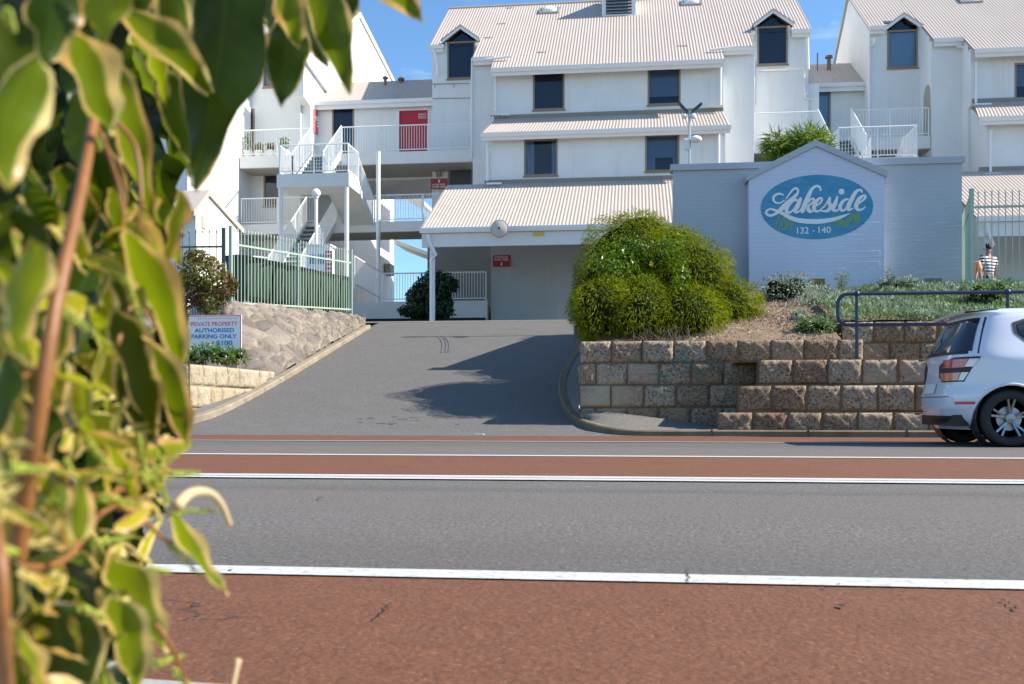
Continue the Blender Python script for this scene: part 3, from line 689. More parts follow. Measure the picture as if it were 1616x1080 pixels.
def block(par, c0, b0, a0, a1, b1, c1, ridge=47.0, floor=3.0, wall='wall', left_only=False, dz=()):
    """stepped facade: outer dormer bays c, narrow bays b, main facade a"""
    YC, YB, YA, YL = 42.5, 40.9, 39.9, 38.6
    rz = roofz(ridge)
    mainmb = MB()
    def solid(X0, X1, Yf): prism_yz(mainmb, X0+.0, X1-.0, [(Yf,floor),(Yf,roofz(Yf)-.12),(ridge,rz-.12),(ridge+7.5,rz-5.0),(ridge+14,rz-7.0),(ridge+14,floor)])
    solid(c0, b0, YC+.3); solid(b0, a0, YB+.3); solid(a0, a1, YA+.3)
    if not left_only: solid(a1, b1, YB+.3); solid(b1, c1, YC+.3)
    prism_yz(mainmb, a0+.1, a1-.1, [(YL+.3,floor),(YL+.3,11.15),(YA+.29,12.0),(YA+.29,floor)])
    mainmb.build('wall', M[wall], par)
    r = MB()
    runs = [(c0-.1, b0, YC-.22), (b0, a0, YB-.22), (a0-.02, a1+.02, YA-.45)]
    if not left_only: runs += [(a1, b1, YB-.22), (b1, c1+.1, YC-.22)]
    for d0, d1 in dz:
        new = []
        for R_ in runs:
            if R_[0] < d0 and R_[1] > d1-.001: new += [(R_[0], d0, R_[2]), (d0, d1, R_[2]+.55), (d1, R_[1], R_[2])]
            else: new.append(R_)
        runs = [q_ for q_ in new if q_[1]-q_[0] > .06]
    for X0, X1, Ye in runs: corr(r, X0, X1, Ye, roofz(Ye)+.02, ridge, rz+.02)
    r.prism([(runs[0][0],ridge,rz+.02),(runs[-1][1],ridge,rz+.02),(runs[-1][1],ridge+7.6,rz-4.95),(runs[0][0],ridge+7.6,rz-4.95)], (0,-.05,-.06)).prism([(runs[0][0],ridge+7.6,rz-4.9),(runs[-1][1],ridge+7.6,rz-4.9),(runs[-1][1],ridge+14.3,rz-6.95),(runs[0][0],ridge+14.3,rz-6.95)], (0,0,-.05))
    r.build('roof', M['roof'], par, smooth=True)
    MB().tube([(runs[0][0],ridge,rz+.03),(runs[-1][1],ridge,rz+.03)], .08, 8).build('ridge_cap', M['roof'], par, smooth=True)
    for X0, X1, Ye in runs:
        if abs(Ye-(YC+.33)) < .01: continue
        gutter(par, X0+.02, X1-.02, Ye, roofz(Ye)-.0); fascia(par, X0+.05, X1-.05, Ye+.003, roofz(Ye)-.28, roofz(Ye)-.15)
    # middle roof strip with gutter
    ze, zt_ = 11.07, 12.12; r = MB(); corr(r, a0-.25, a1+.12, 38.22, ze, YA-.02, zt_, a0+.1, a1+.0); r.build('middle_roof', M['roof'], par, smooth=True)
    gutter(par, a0-.25, a1+.13, 38.22, ze-.0); fascia(par, a0-.22, a1+.1, 38.223, ze-.27, ze-.15)
    MB().box(a0+.05, a1+.0, YA-.06, YA-.012, zt_-.02, zt_+.13).build('flashing', M['acunit'], par)
    # carport roof
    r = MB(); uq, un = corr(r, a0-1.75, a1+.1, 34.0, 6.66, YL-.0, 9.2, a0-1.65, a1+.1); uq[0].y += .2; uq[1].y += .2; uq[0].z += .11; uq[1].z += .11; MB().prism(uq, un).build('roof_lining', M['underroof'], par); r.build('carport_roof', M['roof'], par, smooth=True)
    gutter(par, a0-1.75, a1+.1, 34.0, 6.66, .17, .15)
    MB().box(a0-1.70, a1+.05, 34.02, 34.14, 6.02, 6.48).build('carport_beam', M['slab'], par)
    MB().box(a0-.15, a1+.0, YL-.03, YL-.003, 9.2-.05, 9.2+.14).build('flashing', M['acunit'], par)
    pipe(par, [(a0-1.45,33.9,6.45),(a0-1.43,33.92,6.2),(a0-1.2,34.05,5.75),(a0-1.38,34.08,5.6),(a0-1.38,34.08,3.1)], .055)
    MB().tube([(a0-1.36,34.22,3.0),(a0-1.36,34.22,6.05)], .095, 10).build('post', M['slab'], par, smooth=True)

def facade(par, X0, X1, z0, z1, Y, holes, wall='wall'): m = MB(); panel(m, X0, X1, z0, z1, Y, .3, holes); return m.build('front_wall', M[wall], par)

# ---------------- middle building
mid = empty('apartment_building', (-.5, 46, 3.1), 'central white apartment block with pale ribbed roofs behind the sign wall', 'building', 'apartment blocks of the complex')
c0, b0, a0, a1, b1, c1 = -8.43, -6.40, -5.42, 3.73, 5.04, 7.45
D1 = wpx(42.5, 706, 750, 66, 125); D2 = wpx(42.5, 1195, 1243, 42, 103); e_ = roofz(42.5)-.12
block(mid, c0, b0, a0, a1, b1, c1, dz=((D1[0]-.1, D1[1]+.02), (D2[0]-.1, D2[1]+.1)))
H1 = [wpx(39.9, 841, 891, 114, 174), wpx(39.9, 1022, 1074, 107, 166)]
facade(mid, a0, a1, 12.0, roofz(39.9)-.12, 39.9, H1); window(mid, *H1[0], 39.9, 'blind_d'); window(mid, *H1[1], 39.9, 'blind_m', .78)
H2 = [wpx(38.6, 827, 880, 220, 278), wpx(38.6, 1018, 1072, 213, 271)]
facade(mid, a0+.1, a1-.05, 9.16, 11.3, 38.6, H2); facade(mid, a0+.1, a1-.05, 3.0, 9.158, 38.6, [], 'wallShade'); window(mid, *H2[0], 38.6, None, curtain=True); window(mid, *H2[1], 38.6, 'blind_m', .62, curtain=True)
facade(mid, b0, a0, 3.0, roofz(40.9)-.12, 40.9, []); facade(mid, a1, b1, 3.0, roofz(40.9)-.12, 40.9, [])
D1 = wpx(42.5, 706, 750, 66, 125); D2 = wpx(42.5, 1195, 1243, 42, 103); e_ = roofz(42.5)-.12
H = (D1[0], D1[1], D1[2], e_)
facade(mid, c0, b0, 3.0, e_, 42.5, [H]); dormer(mid, D1[0], D1[1], D1[2], D1[3], 42.5, e_, 'blind_d')
facade(mid, b1, c1, 3.0, e_, 42.5, [(D2[0], D2[1], D2[2], e_)]); dormer(mid, D2[0], D2[1], D2[2], D2[3], 42.5, e_, 'blind_d')
prism_yz(MB(), c1, c1+.45, [(42.6,3),(42.6,13.9),(44.5,14.6),(44.5,3)]).build('wing_wall', M['wall'], mid)
# diamond mesh door and sign under the walkway
q = wpx(42.2, 706, 744, 258, 290); w = MB().box(q[0],q[1],42.38,42.46,q[2]-1.0,q[3]).build('door', M['frame'], mid); MB().box(q[0]+.08,q[1]-.05,42.36,42.38,q[2]-1,q[3]-.08).build('security_mesh', M['dark'], w)
# pipes
for (pts) in ([(782,118),(782,176)], [(1137,100),(1137,168)]): pipe(mid, [P(p[0],p[1],39.8) for p in pts])
for (pts) in ([(769,222),(769,286)], [(1134,208),(1134,262)]): pipe(mid, [P(p[0],p[1],38.5) for p in pts])
for q in ((793,182,39.7),(1128,169,39.7),(780,291,38.4)): a = P(*q); MB().box(a.x-.3,a.x+.3,a.y-.12,a.y,a.z-.03,a.z+.04).build('spreader', M['trim'], mid)
for q in ((787,91),(1140,76)): a = P(q[0],q[1],40.2); pipe(mid, [a+Vector((-.5,0,-.06)), a+Vector((.5,0,.03))], .05)
pipe(mid, [P(745,92,40.8), P(744,150,40.85), P(744,250,40.85)], .04)
a = P(684,75,42.3); pipe(mid, [a, a+Vector((.12,.0,-.5)), a+Vector((.2,.1,-1.2))], .05)
pipe(mid, [P(1191,92,42.4), P(1190,165,42.4)], .03, 'wall'); pipe(mid, [P(1196,112,42.44), P(1268,110,42.44), P(1271,156,42.44), P(1284,157,42.44)], .035, 'wall', 'conduit')
pipe(mid, [P(1274,50,42.35), P(1276,110,42.4)], .05)
m = MB()
for y_ in (133, 156): m.tube([P(682,y_,42.46), P(742,y_-1,42.46)], .012, 5)
for x_ in (686, 716): m.tube([P(x_,133,42.46), P(x_,139,42.46)], .012, 5)
m.build('conduit', M['rust'], mid)
# rooftop louvred vents and skylights
def onroof(px, py):
    u = (px-CX)/F; k_ = 1/(CS+SN*u); s_ = (HY-py)/F*k_
    Y = (14.02-.735*39.5-EYE)/(s_-.735); return P(px, py, Y)
def louvre_box(par, px0, px1, py, hpx=95):
    a = onroof((px0+px1)/2, py); x0 = fx(px0,a.y); x1 = fx(px1,a.y); h = 1.5
    b = MB().box(x0,x1,a.y,a.y+1.7,a.z-.1,a.z+h).box(x0-.08,x1+.08,a.y-.1,a.y+1.8,a.z+h,a.z+h+.08).build('roof_vent', M['trim'], par)
    m = MB(); n = 9
    MB().box(x0+.18,x1-.18,a.y-.02,a.y-.004,a.z+.1,a.z+h-.1).build('vent_recess', M['dark'], b)
    for i in range(n): z = a.z+.16+i*(h-.34)/(n-1); m.prism([(x0+.18,a.y-.09,z-.04),(x0+.18,a.y-.025,z+.04),(x0+.18,a.y-.025,z+.055),(x0+.18,a.y-.09,z-.02)], (x1-x0-.36,0,0))
    m.build('louvre', M['galv'], b)
def skylight(par, px, py):
    a = onroof(px, py); v = MB(); d = Vector((0,1,.735)).normalized(); nn = Vector((0,-d.z,d.y))
    rows = []
    for j in range(7):
        for i in range(7): pass
    pts = [[a+Vector((-.38+.76*i/8,0,0))+d*(-.3+.6*j/8)+nn*(.04+.22*(math.sin(PI*i/8)*math.sin(PI*j/8))**.45) for i in range(9)] for j in range(9)]
    v.grid(pts); v.build('skylight_dome', M['white'], par, smooth='all')
    MB().obox(a-d*.38+nn*.05, a+d*.38+nn*.05, .92, .10, nn).build('skylight_curb', M['galv'], par)
louvre_box(mid, 950, 1003, 26); skylight(mid, 867, 19); skylight(mid, 1091, 6)
m = MB(); rg = random.Random(9)
for q in ((791,39),(772,61),(806,14),(856,84),(1077,74),(783,184)):
    a = onroof(*q)
    for i in range(4): m.box(a.x-.2+i*.1,a.x-.14+i*.1,a.y-.02,a.y+.03,a.z+.01,a.z+.05)
m.build('roof_screws', M['rust'], mid)

# ---------------- right building
rgt = empty('apartment_building', (16.5, 46, 3.1), 'white apartment block at the right edge with blue blind dormer window', 'building', 'apartment blocks of the complex')
rc0, rb0, ra0 = 9.9, 11.9, 13.04
D3 = wpx(42.5, 1400, 1448, 48, 108)
block(rgt, rc0, rb0, ra0, 22.2, 23.5, 25.6, ridge=46.3, dz=((D3[0]-.1, min(D3[1]+.1, rb0-.01)),))
facade(rgt, rc0, rb0, 3.0, e_, 42.5, [(D3[0], D3[1], D3[2], e_)]); dormer(rgt, D3[0], D3[1], D3[2], D3[3], 42.5, e_, 'blind_b')
facade(rgt, rb0, ra0, 3.0, roofz(40.9)-.12, 40.9, [])
H3 = [wpx(39.9, 1601, 1652, 99, 160)]; facade(rgt, ra0, 22.2, 12.0, roofz(39.9)-.12, 39.9, H3); window(rgt, *H3[0], 39.9, 'blind_m', .6)
facade(rgt, ra0+.1, 22.1, 3.0, 11.3, 38.6, []); facade(rgt, 22.2, 23.5, 3, roofz(40.9)-.12, 40.9, []); facade(rgt, 23.5, 25.6, 3, e_, 42.5, [])
pipe(rgt, [P(1380,60,42.3), P(1379,70,42.35), P(1372,74,42.42), P(1372,240,42.42)], .05); pipe(rgt, [P(1541,98,39.8), P(1540,165,39.8)]); pipe(rgt, [P(1564,205,38.5), P(1563,275,38.5)])
for q in ((1550,166,39.7),(1567,276,38.4)): a = P(*q); MB().box(a.x-.3,a.x+.3,a.y-.12,a.y,a.z-.03,a.z+.04).build('spreader', M['trim'], rgt)
a = P(1523,74,40.6); pipe(rgt, [a+Vector((-.3,0,.03)), a+Vector((.5,0,-.04))], .05)
skylight(rgt, 1530, 2)
# arch recess on the side face of the narrow bay
q = [(rb0-.012, 41.5+.45*math.cos(t_), 11.2+1.7+.45*math.sin(t_)) for t_ in [PI*i/10 for i in range(11)]]+[(rb0-.012,41.05,11.2),(rb0-.012,41.95,11.2)]
MB().prism(q, (.01,0,0)).build('arched_opening', M['soffit'], rgt)

# ---------------- right link building
def link(X0, X1, label, doors, wins, Yw=43.5):
    r = empty('link_building', ((X0+X1)/2, 45, 10.6), label, 'building', 'low link buildings between the blocks')
    hs = doors+wins; m = MB(); panel(m, X0, X1, 10.6, 14.2, Yw, .3, hs); m.build('front_wall', M['wallL'], r)
    prism_yz(MB(), X0, X1, [(Yw+.3,10.6),(Yw+.3,14.1),(46,15.7),(47.5,14.7),(47.5,10.6)]).build('wall', M['wall'], r)
    m = MB(); corr(m, X0, X1, Yw-.25, 14.1, 46.1, 15.9); m.prism([(X0,46.1,15.9),(X1,46.1,15.9),(X1,47.9,14.7),(X0,47.9,14.7)], (0,0,-.05)); m.build('roof', M['roof'], r, smooth=True)
    gutter(r, X0, X1, Yw-.25, 14.1); fascia(r, X0, X1, Yw-.247, 13.78, 13.95); return r
q = wpx(43.5, 1291, 1311, 140, 210); q = (q[0]-.3, q[1], 11.2, q[3])
lr = link(7.5, 9.9, 'low link building with rusty roof cowl between the central and right blocks', [], [q]); window(lr, *q, 43.5, 'blind_b')
def cowl(par, px, py, h, r=.12, Y=45.2):
    a = P(px, py, Y); MB().tube([a-Vector((0,0,h)), a], r*.7, 10).lathe([(r*.7,0),(r*1.4,.04),(r*1.3,.12),(r*.3,.17)], 12, a).build('flue', M['rust'], par, smooth=True)
cowl(lr, 1308, 93, .8); MB().tube([P(1290,112,44.6), P(1290,84,44.6)], .03, 6).build('vent_pipe', M['rust'], lr)
q1 = wpx(43.5, 524, 559, 168, 240); q1 = (q1[0], q1[1], 11.2, q1[3]); q2 = wpx(43.5, 628, 677, 172, 240); q2 = (q2[0], q2[1], 11.15, q2[3])
ll = link(-14.3, -8.43, 'low link building with red fire door between the left and central blocks', [q2], [q1])
window(ll, *q1, 43.5, 'blind_d', .9)
d = MB().box(q2[0]+.05,q2[1]-.05,43.56,43.62,q2[2],q2[3]-.06).build('door', M['red'], ll)
m = MB().box(q2[0],q2[0]+.05,43.48,43.63,q2[2],q2[3]).box(q2[1]-.05,q2[1],43.48,43.63,q2[2],q2[3]).box(q2[0]+.05,q2[1]-.05,43.48,43.63,q2[3]-.06,q2[3]).build('door_frame', M['white'], ll)
MB().box(q2[0]+.02,q2[1]-.02,43.7,43.72,q2[2],q2[3]).build('dark_backing', M['shade_sheet'], ll)
def frame_text(par, lines, X0, X1, z0, z1, Y, mat='letter', border=True):
    m = MB(); n = len(lines); hh = (z1-z0)/n
    for i, s in enumerate(lines): text(m, s, X0+(X1-X0)*.08, X1-(X1-X0)*.08, z1-(i+1)*hh+hh*.2, z1-i*hh-hh*.16, Y)
    if border:
        b = (z1-z0)*.05; m.box(X0,X1,Y,Y+.004,z0-b*2,z0-b).box(X0,X1,Y,Y+.004,z1+b,z1+2*b).box(X0,X0+b,Y,Y+.004,z0-b,z1+b).box(X1-b,X1,Y,Y+.004,z0-b,z1+b)
    return m.build('lettering', M[mat], par)
q = wpx(43.5, 660, 672, 179, 186); frame_text(d, ['HYDRANT', 'INSIDE'], *q, 43.55)
cowl(ll, 608, 126, .5, .1, 45.5); cowl(ll, 633, 128, .3, .12, 45.8)

# ---------------- left building
lf = empty('apartment_building', (-19, 46, 3.1), 'white apartment block on the left with tall sunlit gable wall behind the leaves', 'building', 'apartment blocks of the complex')
LX = -14.3
prism_yz(MB(), -26, LX, [(42.7,3),(42.7,16.0),(52,21.5),(60,20.4),(60,3)]).build('wall', M['wall'], lf)
m = MB(); corr(m, -26, LX+.08, 42.2, 15.98, 52, 21.68); m.prism([(-26,52,21.68),(LX+.08,52,21.68),(LX+.08,60.2,20.55),(-26,60.2,20.55)], (0,0,-.06)); m.build('roof', M['roof'], lf, smooth=True)
gutter(lf, -26, LX+.08, 42.2, 15.98)
m = MB(); m.prism([(LX+.03,52,21.6),(LX+.03,60.2,20.5),(LX+.03,60.2,20.3),(LX+.03,52,21.35)], (.08,0,0)); m.prism([(LX+.03,42.2,15.9),(LX+.03,52,21.6),(LX+.03,52,21.38),(LX+.03,42.2,15.7)], (.08,0,0)); m.build('barge_board', M['trim'], lf)
ha = wpx(42.4, 385, 402, 172, 244); ha = (ha[0], ha[1], 11.2, ha[3]); hb = wpx(42.4, 415, 456, 100, 138); hc = wpx(42.4, 382, 392, 278, 350); hc = (hc[0],hc[1],8.3,hc[3]); hd = wpx(42.4, 416, 441, 268, 326)
facade(lf, -26, LX, 3.0, 15.9, 42.4, [ha, hb, hc, hd], 'wallL')
for h in (ha, hc): window(lf, *h, 42.4, None, fw=.09)
window(lf, *hb, 42.4, 'blind_m'); window(lf, *hd, 42.4, 'blind_d')
prism_yz(MB(), -26, -16.55, [(36,3),(36,13.6),(41.2,16.2),(42.39,15.6),(42.39,3)]).build('wing_wall', M['wall'], lf)
m = MB(); corr(m, -26, -16.45, 35.7, 13.6, 41.4, 16.4); m.build('wing_roof', M['roof'], lf, smooth=True)
pts = [PX(p[0], p[1], -13.9) for p in ((479,95),(518,152),(518,232),(490,232),(490,168),(479,152))]; m = MB(); m.prism(pts, (-.38,0,0)); m.build('wing_wall', M['wall'], lf)
a, b = PX(479,94,-13.85), PX(519,151,-13.85); MB().obox(a, b, .10, .09).build('flashing', M['galv'], lf)
pts = [PX(p[0], p[1], -13.88) for p in ((495,172),(510,178),(509,217),(495,210))]; dd = MB().prism(pts, (.03,0,0)).build('door', M['pink'], lf)
m = MB()
for i, (y_, w_) in enumerate(((184,9),(188,7),(193,4),(198,4))):
    a = PX(502-w_/2, y_, -13.84); b = PX(502+w_/2, y_+1, -13.84); m.add([(a.x,a.y,a.z),(b.x,b.y,b.z),(b.x,b.y,b.z-.09),(a.x,a.y,a.z-.09)], [(0,1,2,3)])
m.build('lettering', M['white'], dd)
MB().box(fx(272,42),fx(303,42),42.3,43.8,16.5,18.4).box(fx(270,42)-.1,fx(305,42)+.1,42.1,44,18.4,18.5).build('roof_vent', M['trim'], lf)
m = MB()
for i in range(9): z = 16.8+i*.17; m.box(fx(277,42),fx(300,42),42.22,42.28,z,z+.07)
m.build('louvre', M['dark'], lf)
MB().sphere(P(467,102,42.3), .09).build('alarm_light', M['redsign'], lf)
# back verandah roofs seen through the gaps
for (x0,y0,x1,y1) in ((622,294,670,318),(622,378,702,408)):
    a = P(x0,y0,56); b = P(x1,y1,56); MB().prism([a,b,b+Vector((0,0,-.22)),a+Vector((0,0,-.22))], (0,3,0)).build('verandah_roof', M['slab'], lf)
for (x,y0,y1) in ((668,318,350),(697,408,440)): a = P(x,y0,56.2); b = P(x,y1+40,56.2); MB().tube([a,b], .07, 6).build('verandah_post', M['slab'], lf)
w = PX(607,424,-14.25); MB().box(-14.25,-13.9,w.y,w.y+.9,w.z-.35,w.z+.3).build('air_conditioner', M['acunit'], lf)

# ---------------- walkways and stairs
def rail_run(root, pts, h=1.12, gap=.11, posts=True, name='balustrade', r=.028):
    m = MB(); pk_ = MB()
    m.tube([p+Vector((0,0,h)) for p in pts], r, 6); 
    for i in range(len(pts)-1):
        a, b = Vector(pts[i]), Vector(pts[i+1]); L = (b-a).length; n = max(1, int(L/gap)); hl = Vector((b.x-a.x, b.y-a.y, 0)).length
        for z in (.10,): m.obox(a+Vector((0,0,z)), b+Vector((0,0,z)), .035, .035)
        npst = max(1, round(L/1.7))
        for k_ in range(0 if i == 0 else 1, npst+1):
            p = a.lerp(b, k_/npst); m.box(p.x-.022,p.x+.022,p.y-.022,p.y+.022,p.z-.12,p.z+h)
        for k_ in range(1, n):
            p = a.lerp(b, k_/n); pk_.box(p.x-.009,p.x+.009,p.y-.009,p.y+.009,p.z+.10,p.z+h)
    o = m.build(name, M['rail'], root); pk_.build('balusters', M['rail'], o); return o
def flight(root, x0, x1, ya, za, yb, zb_, thick=.16, n=8, name='stair_flight'):
    """ya,za = upper end; yb,zb = lower end"""
    m = MB(); dy = (yb-ya)/n; dz = (za-zb_)/n; t = MB()
    for i in range(n):
        y0 = ya+dy*i; z = za-dz*(i+1)+.0; lo, hi = min(y0,y0+dy), max(y0,y0+dy)
        t.box(x0+.06,x1-.06,lo+.002,hi+.02,z,z+.045)
    for x in (x0, x1-.06):
        m.prism([(x,ya,za+.05),(x,yb,zb_+.12),(x,yb,zb_-.16),(x,ya,za-.28)], (.059,0,0))
    m.prism([(x0+.06,ya,za-.18),(x0+.06,yb,zb_-.08),(x0+.06,yb,zb_-.14),(x0+.06,ya,za-.26)], (x1-x0-.12,0,0))
    o = m.build(name, M['slab'], root)
    t.build('treads', M['tread'], o); return o
ZU, ZM, ZL = 11.2, 9.42, 8.28
def walkway(label, X0, X1, z, Yf, Yb, cut=None, thick=.62, grp='walkway slabs with railings', endpost=False):
    r = empty('walkway', ((X0+X1)/2, Yf, z), label, 'walkway', grp)
    MB().box(X0,X1,Yf,Yb,z-thick+.12,z).build('slab', M['slab'], r)
    MB().box(X0+.02,X1-.02,Yf+.1,Yb-.1,z-thick+.105,z-thick+.118).build('soffit', M['soffit'], r)
    y = Yf+.06
    xs = [X0+.05]+([cut[0], cut[1]] if cut else [])+[X1-.05]
    for i in range(0, len(xs), 2): 
        if xs[i+1]-xs[i] > .3: rail_run(r, [Vector((xs[i],y,z)), Vector((xs[i+1],y,z))])
    return r
def stair(X, label, lower=True, sgn=1):
    r = empty('external_staircase', (X+1.4, 38, ZM), label, 'staircase', 'external staircases with white railings')
    MB().box(X,X+2.85,37,38.5,ZM-.5,ZM).build('landing', M['slab'], r)
    flight(r, X+.12, X+1.35, 41.0, ZU, 38.5, ZM)
    rail_run(r, [Vector((X+.1,38.5,ZM)), Vector((X+.1,37.06,ZM)), Vector((X+2.8,37.06,ZM)), Vector((X+2.8,38.5,ZM))])
    rail_run(r, [Vector((X+.1,38.5,ZM+.1)), Vector((X+.1,41.0,ZU+.05))]); rail_run(r, [Vector((X+1.38,38.5,ZM+.1)), Vector((X+1.38,41.0,ZU+.05))])
    flight(r, X+1.5, X+2.78, 38.5, ZM, 41.0, ZL)
    rail_run(r, [Vector((X+2.74,38.5,ZM)), Vector((X+2.74,41.0,ZL))]); rail_run(r, [Vector((X+1.54,38.5,ZM)), Vector((X+1.54,41.0,ZL))])
    m = MB()
    for x in (X+.12, X+2.73): m.tube([(x,37.12,3.1),(x,37.12,ZM-.5)], .085, 10)
    m.build('post', M['slab'], r, smooth=True)
    return r
SX = -13.42
walkway('upper walkway with white railings in front of the red fire door', -16.5, -6.42, ZU, 41.0, 43.49, cut=(SX+.1, SX+1.4))
walkway('middle level walkway with white railings open to the sky', -16.5, -6.42, ZL, 41.0, 43.0, cut=(SX+.2, SX+2.8), thick=.55)
st = stair(SX, 'white external staircase beside the round globe lamp left of the driveway')
flight(st, SX-.15, SX+1.1, 41.0, ZL, 36.4, 5.0, n=14)
rail_run(st, [Vector((SX-.13,41.0,ZL)), Vector((SX-.13,36.4,5.0)), Vector((SX-.55,36.0,5.0))]); rail_run(st, [Vector((SX+1.15,41.0,ZL)), Vector((SX+1.15,36.4,5.0))])
MB().box(SX-.6,SX+2.6,34.9,36.4,4.6,5.0).build('landing', M['slab'], st)
# ramp level walkway with base
r = empty('walkway', (-10, 39, 4.6), 'ground level ramp with white railings behind the dark round shrub', 'walkway', 'walkway slabs with railings')
MB().box(-11.4,-5.45,38.4,40.8,3.1,4.62).build('slab', M['slab'], r)
MB().box(-11.3,-5.5,38.34,38.395,3.25,3.95).build('undercroft_shade', M['shade_sheet'], r)  # flat dark sheet on the slab face, painted in as undercroft shade
rail_run(r, [P(559,452,36), Vector((-9.6,38.46,4.62)), Vector((-5.5,38.46,4.62))])
MB().box(-16,-11.4,36,40,3.1,4.45).build('ramp_base', M['slab'], r)
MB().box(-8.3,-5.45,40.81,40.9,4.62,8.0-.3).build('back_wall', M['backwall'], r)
p = P(597,240,39.0); r = empty('support_pole', (p.x,39.0,3.1), 'tall thin white pole on a white block left of the carport', 'pole')
MB().tube([(p.x,39.0,3.6),(p.x,39.0,ZU-.5)], .085, 10).build('pole', M['slab'], r, smooth=True); MB().box(p.x-.22,p.x+.22,38.78,39.22,2.9,4.0).build('footing', M['white'], r)
RXs = fx(1320, 37)
walkway('upper right walkway with white railings above the palm', b1, 11.88, ZU, 41.0, 43.49, cut=(RXs+.1, RXs+1.4))
walkway('lower right walkway mostly hidden behind the sign wall', b1, 11.88, ZL, 41.0, 43.0, cut=(RXs+.2, RXs+2.6))
stair(RXs, 'white external staircase rising behind the gabled sign wall')
# ================================================================== FENCES
def pfence(name, label, pts, bays, h, mat, n_per, low=.16, topdrop=.22, group='green picket fences'):
    r = empty(name, tuple(pts[0]), label, 'fence', group)
    for i in range(len(pts)-1):
        a, b = Vector(pts[i]), Vector(pts[i+1])
        for k_ in range(bays[i]):
            p, q = a.lerp(b, k_/bays[i]), a.lerp(b, (k_+1)/bays[i]); pan_ = MB(); n = n_per
            rl = MB()
            for z in (low, h-topdrop): rl.obox(p+Vector((0,0,z)), q+Vector((0,0,z)), .035, .04)
            rl.build('rail', mat, r)
            for j in range(1, n):
                c_ = p.lerp(q, j/n); pan_.tube([c_+Vector((0,0,low-.06)), c_+Vector((0,0,h))], .0095, 4, caps=False)
                pan_.lathe([(.010,h-.0),(.022,h+.012),(.010,h+.028),(.020,h+.045),(.003,h+.10)], 6, (c_.x,c_.y,c_.z))
            pan_.build('picket_panel', mat, r)
    seen = []
    for i in range(len(pts)-1):
        a, b = Vector(pts[i]), Vector(pts[i+1])
        for k_ in range(bays[i]+1):
            c_ = a.lerp(b, k_/bays[i])
            if any((c_-s).length < .05 for s in seen): continue
            seen.append(c_); big = k_ in (0, bays[i])
            w = .034 if big else .026
            MB().box(c_.x-w,c_.x+w,c_.y-w,c_.y+w,c_.z-.15,c_.z+h+(.10 if big else .0)).box(c_.x-w-.006,c_.x+w+.006,c_.y-w-.006,c_.y+w+.006,c_.z+h+(.10 if big else .0),c_.z+h+(.115 if big else .012)).build('post', mat, r)
    return r
fa = W(364, 492, 22.2); fb = W(554, 500, 28.0)
pfence('picket_fence', 'sage green spear-topped fence above the stone bank in front of the bins', [fa, fb], [2], 1.79, M['green'], 21, low=.20, topdrop=.28)
pfence('picket_fence', 'dark green spear-topped fence section left of the corner post by the red leafed shrub', [fa+Vector((-3.6,-.2,.05)), fa+Vector((-.16,-.01,.05))], [1], 1.7, M['dkgreen'], 22, topdrop=.3)
m = MB()
a = W(300,490,21.9); b = W(356,492,22.0)
for i in range(14): p = a.lerp(b, i/14); q = a.lerp(b,(i+.55)/14); m.box(p.x,q.x,p.y,p.y+.02,2.3,3.08).box(q.x, a.lerp(b,(i+1)/14).x, p.y+.02,p.y+.035,2.3,3.08)
o = m.build('corrugated_screen', plain('blue_grey_sheet', (.17,.21,.25), .5), loc=(a.x,a.y,1.85)); tag(o, 'low blue grey corrugated metal screen behind the red leafed shrub', 'screen')
g0 = P(1533, 462, 19.2); 
pfence('picket_fence', 'sage green spear-topped fence running right from the end of the sign wall', [Vector((fx(1516,22.8),22.8,2.72)), Vector((g0.x,19.2,2.62)), Vector((g0.x+6,19.2,2.62))], [1,2], 1.72, M['green'], 25)

# ================================================================== BINS
def make_bin(loc):
    r = empty('wheelie_bin', loc, 'x', 'wheelie bin', 'green wheelie bins behind the fence'); x, y, z = loc
    H = 1.0; rows = []
    for zz, w, d in ((.06,.19,.22),(.12,.22,.26),(.5,.25,.30),(.95,.285,.345),(1.0,.285,.345)):
        ring = []
        for k_ in range(24):
            a = 2*PI*k_/24; c_, s_ = math.cos(a), math.sin(a); e = .28
            rib = .006*math.cos(a*12) if .1 < zz < .9 else 0
            ring.append((x+math.copysign(abs(c_)**e, c_)*(w+rib), y+math.copysign(abs(s_)**e, s_)*(d+rib), z+zz))
        rows.append(ring)
    m = MB(); m.grid(rows, closed=True); m.f.append(tuple(range(24))); m.build('body', M['bin'], r, smooth=True)
    m = MB(); m.box(x-.30,x+.30,y-.36,y+.36,z+.955,z+1.0)
    m.build('rim', M['bin'], r)
    m = MB(); m.prism([(x-.31,y-.39,z+1.002),(x-.31,y-.39,z+1.035),(x-.31,y-.05,z+1.085),(x-.31,y+.38,z+1.07),(x-.31,y+.38,z+1.002)], (.62,0,0)); m.build('lid', M['binlid'], r)
    MB().tube([(x-.22,y+.42,z+1.0),(x+.22,y+.42,z+1.0)], .018, 8).build('handle', M['binlid'], r)
    for s_ in (-1, 1):
        MB().tube([(x+s_*.24,y+.30,z+.10),(x+s_*.29,y+.30,z+.10)], .10, 14).build('wheel', M['black'], r)
    return r
bn = ['bin nearest the fence corner post, first of the row','second green bin from the fence corner post','third green bin from the fence corner post','fourth green bin, left of the middle fence post','fifth green bin, just behind the middle fence post','sixth green bin, in front of the white cabinet','seventh green bin, third from the driveway end','eighth green bin, next to last at the driveway end','last green bin at the driveway end of the row']
bp = [(384,18.9),(404,19.5),(426,20.0),(446,20.3),(463,20.9),(481,21.4),(498,22.0),(514,22.6),(530,23.3)]
b0_ = None
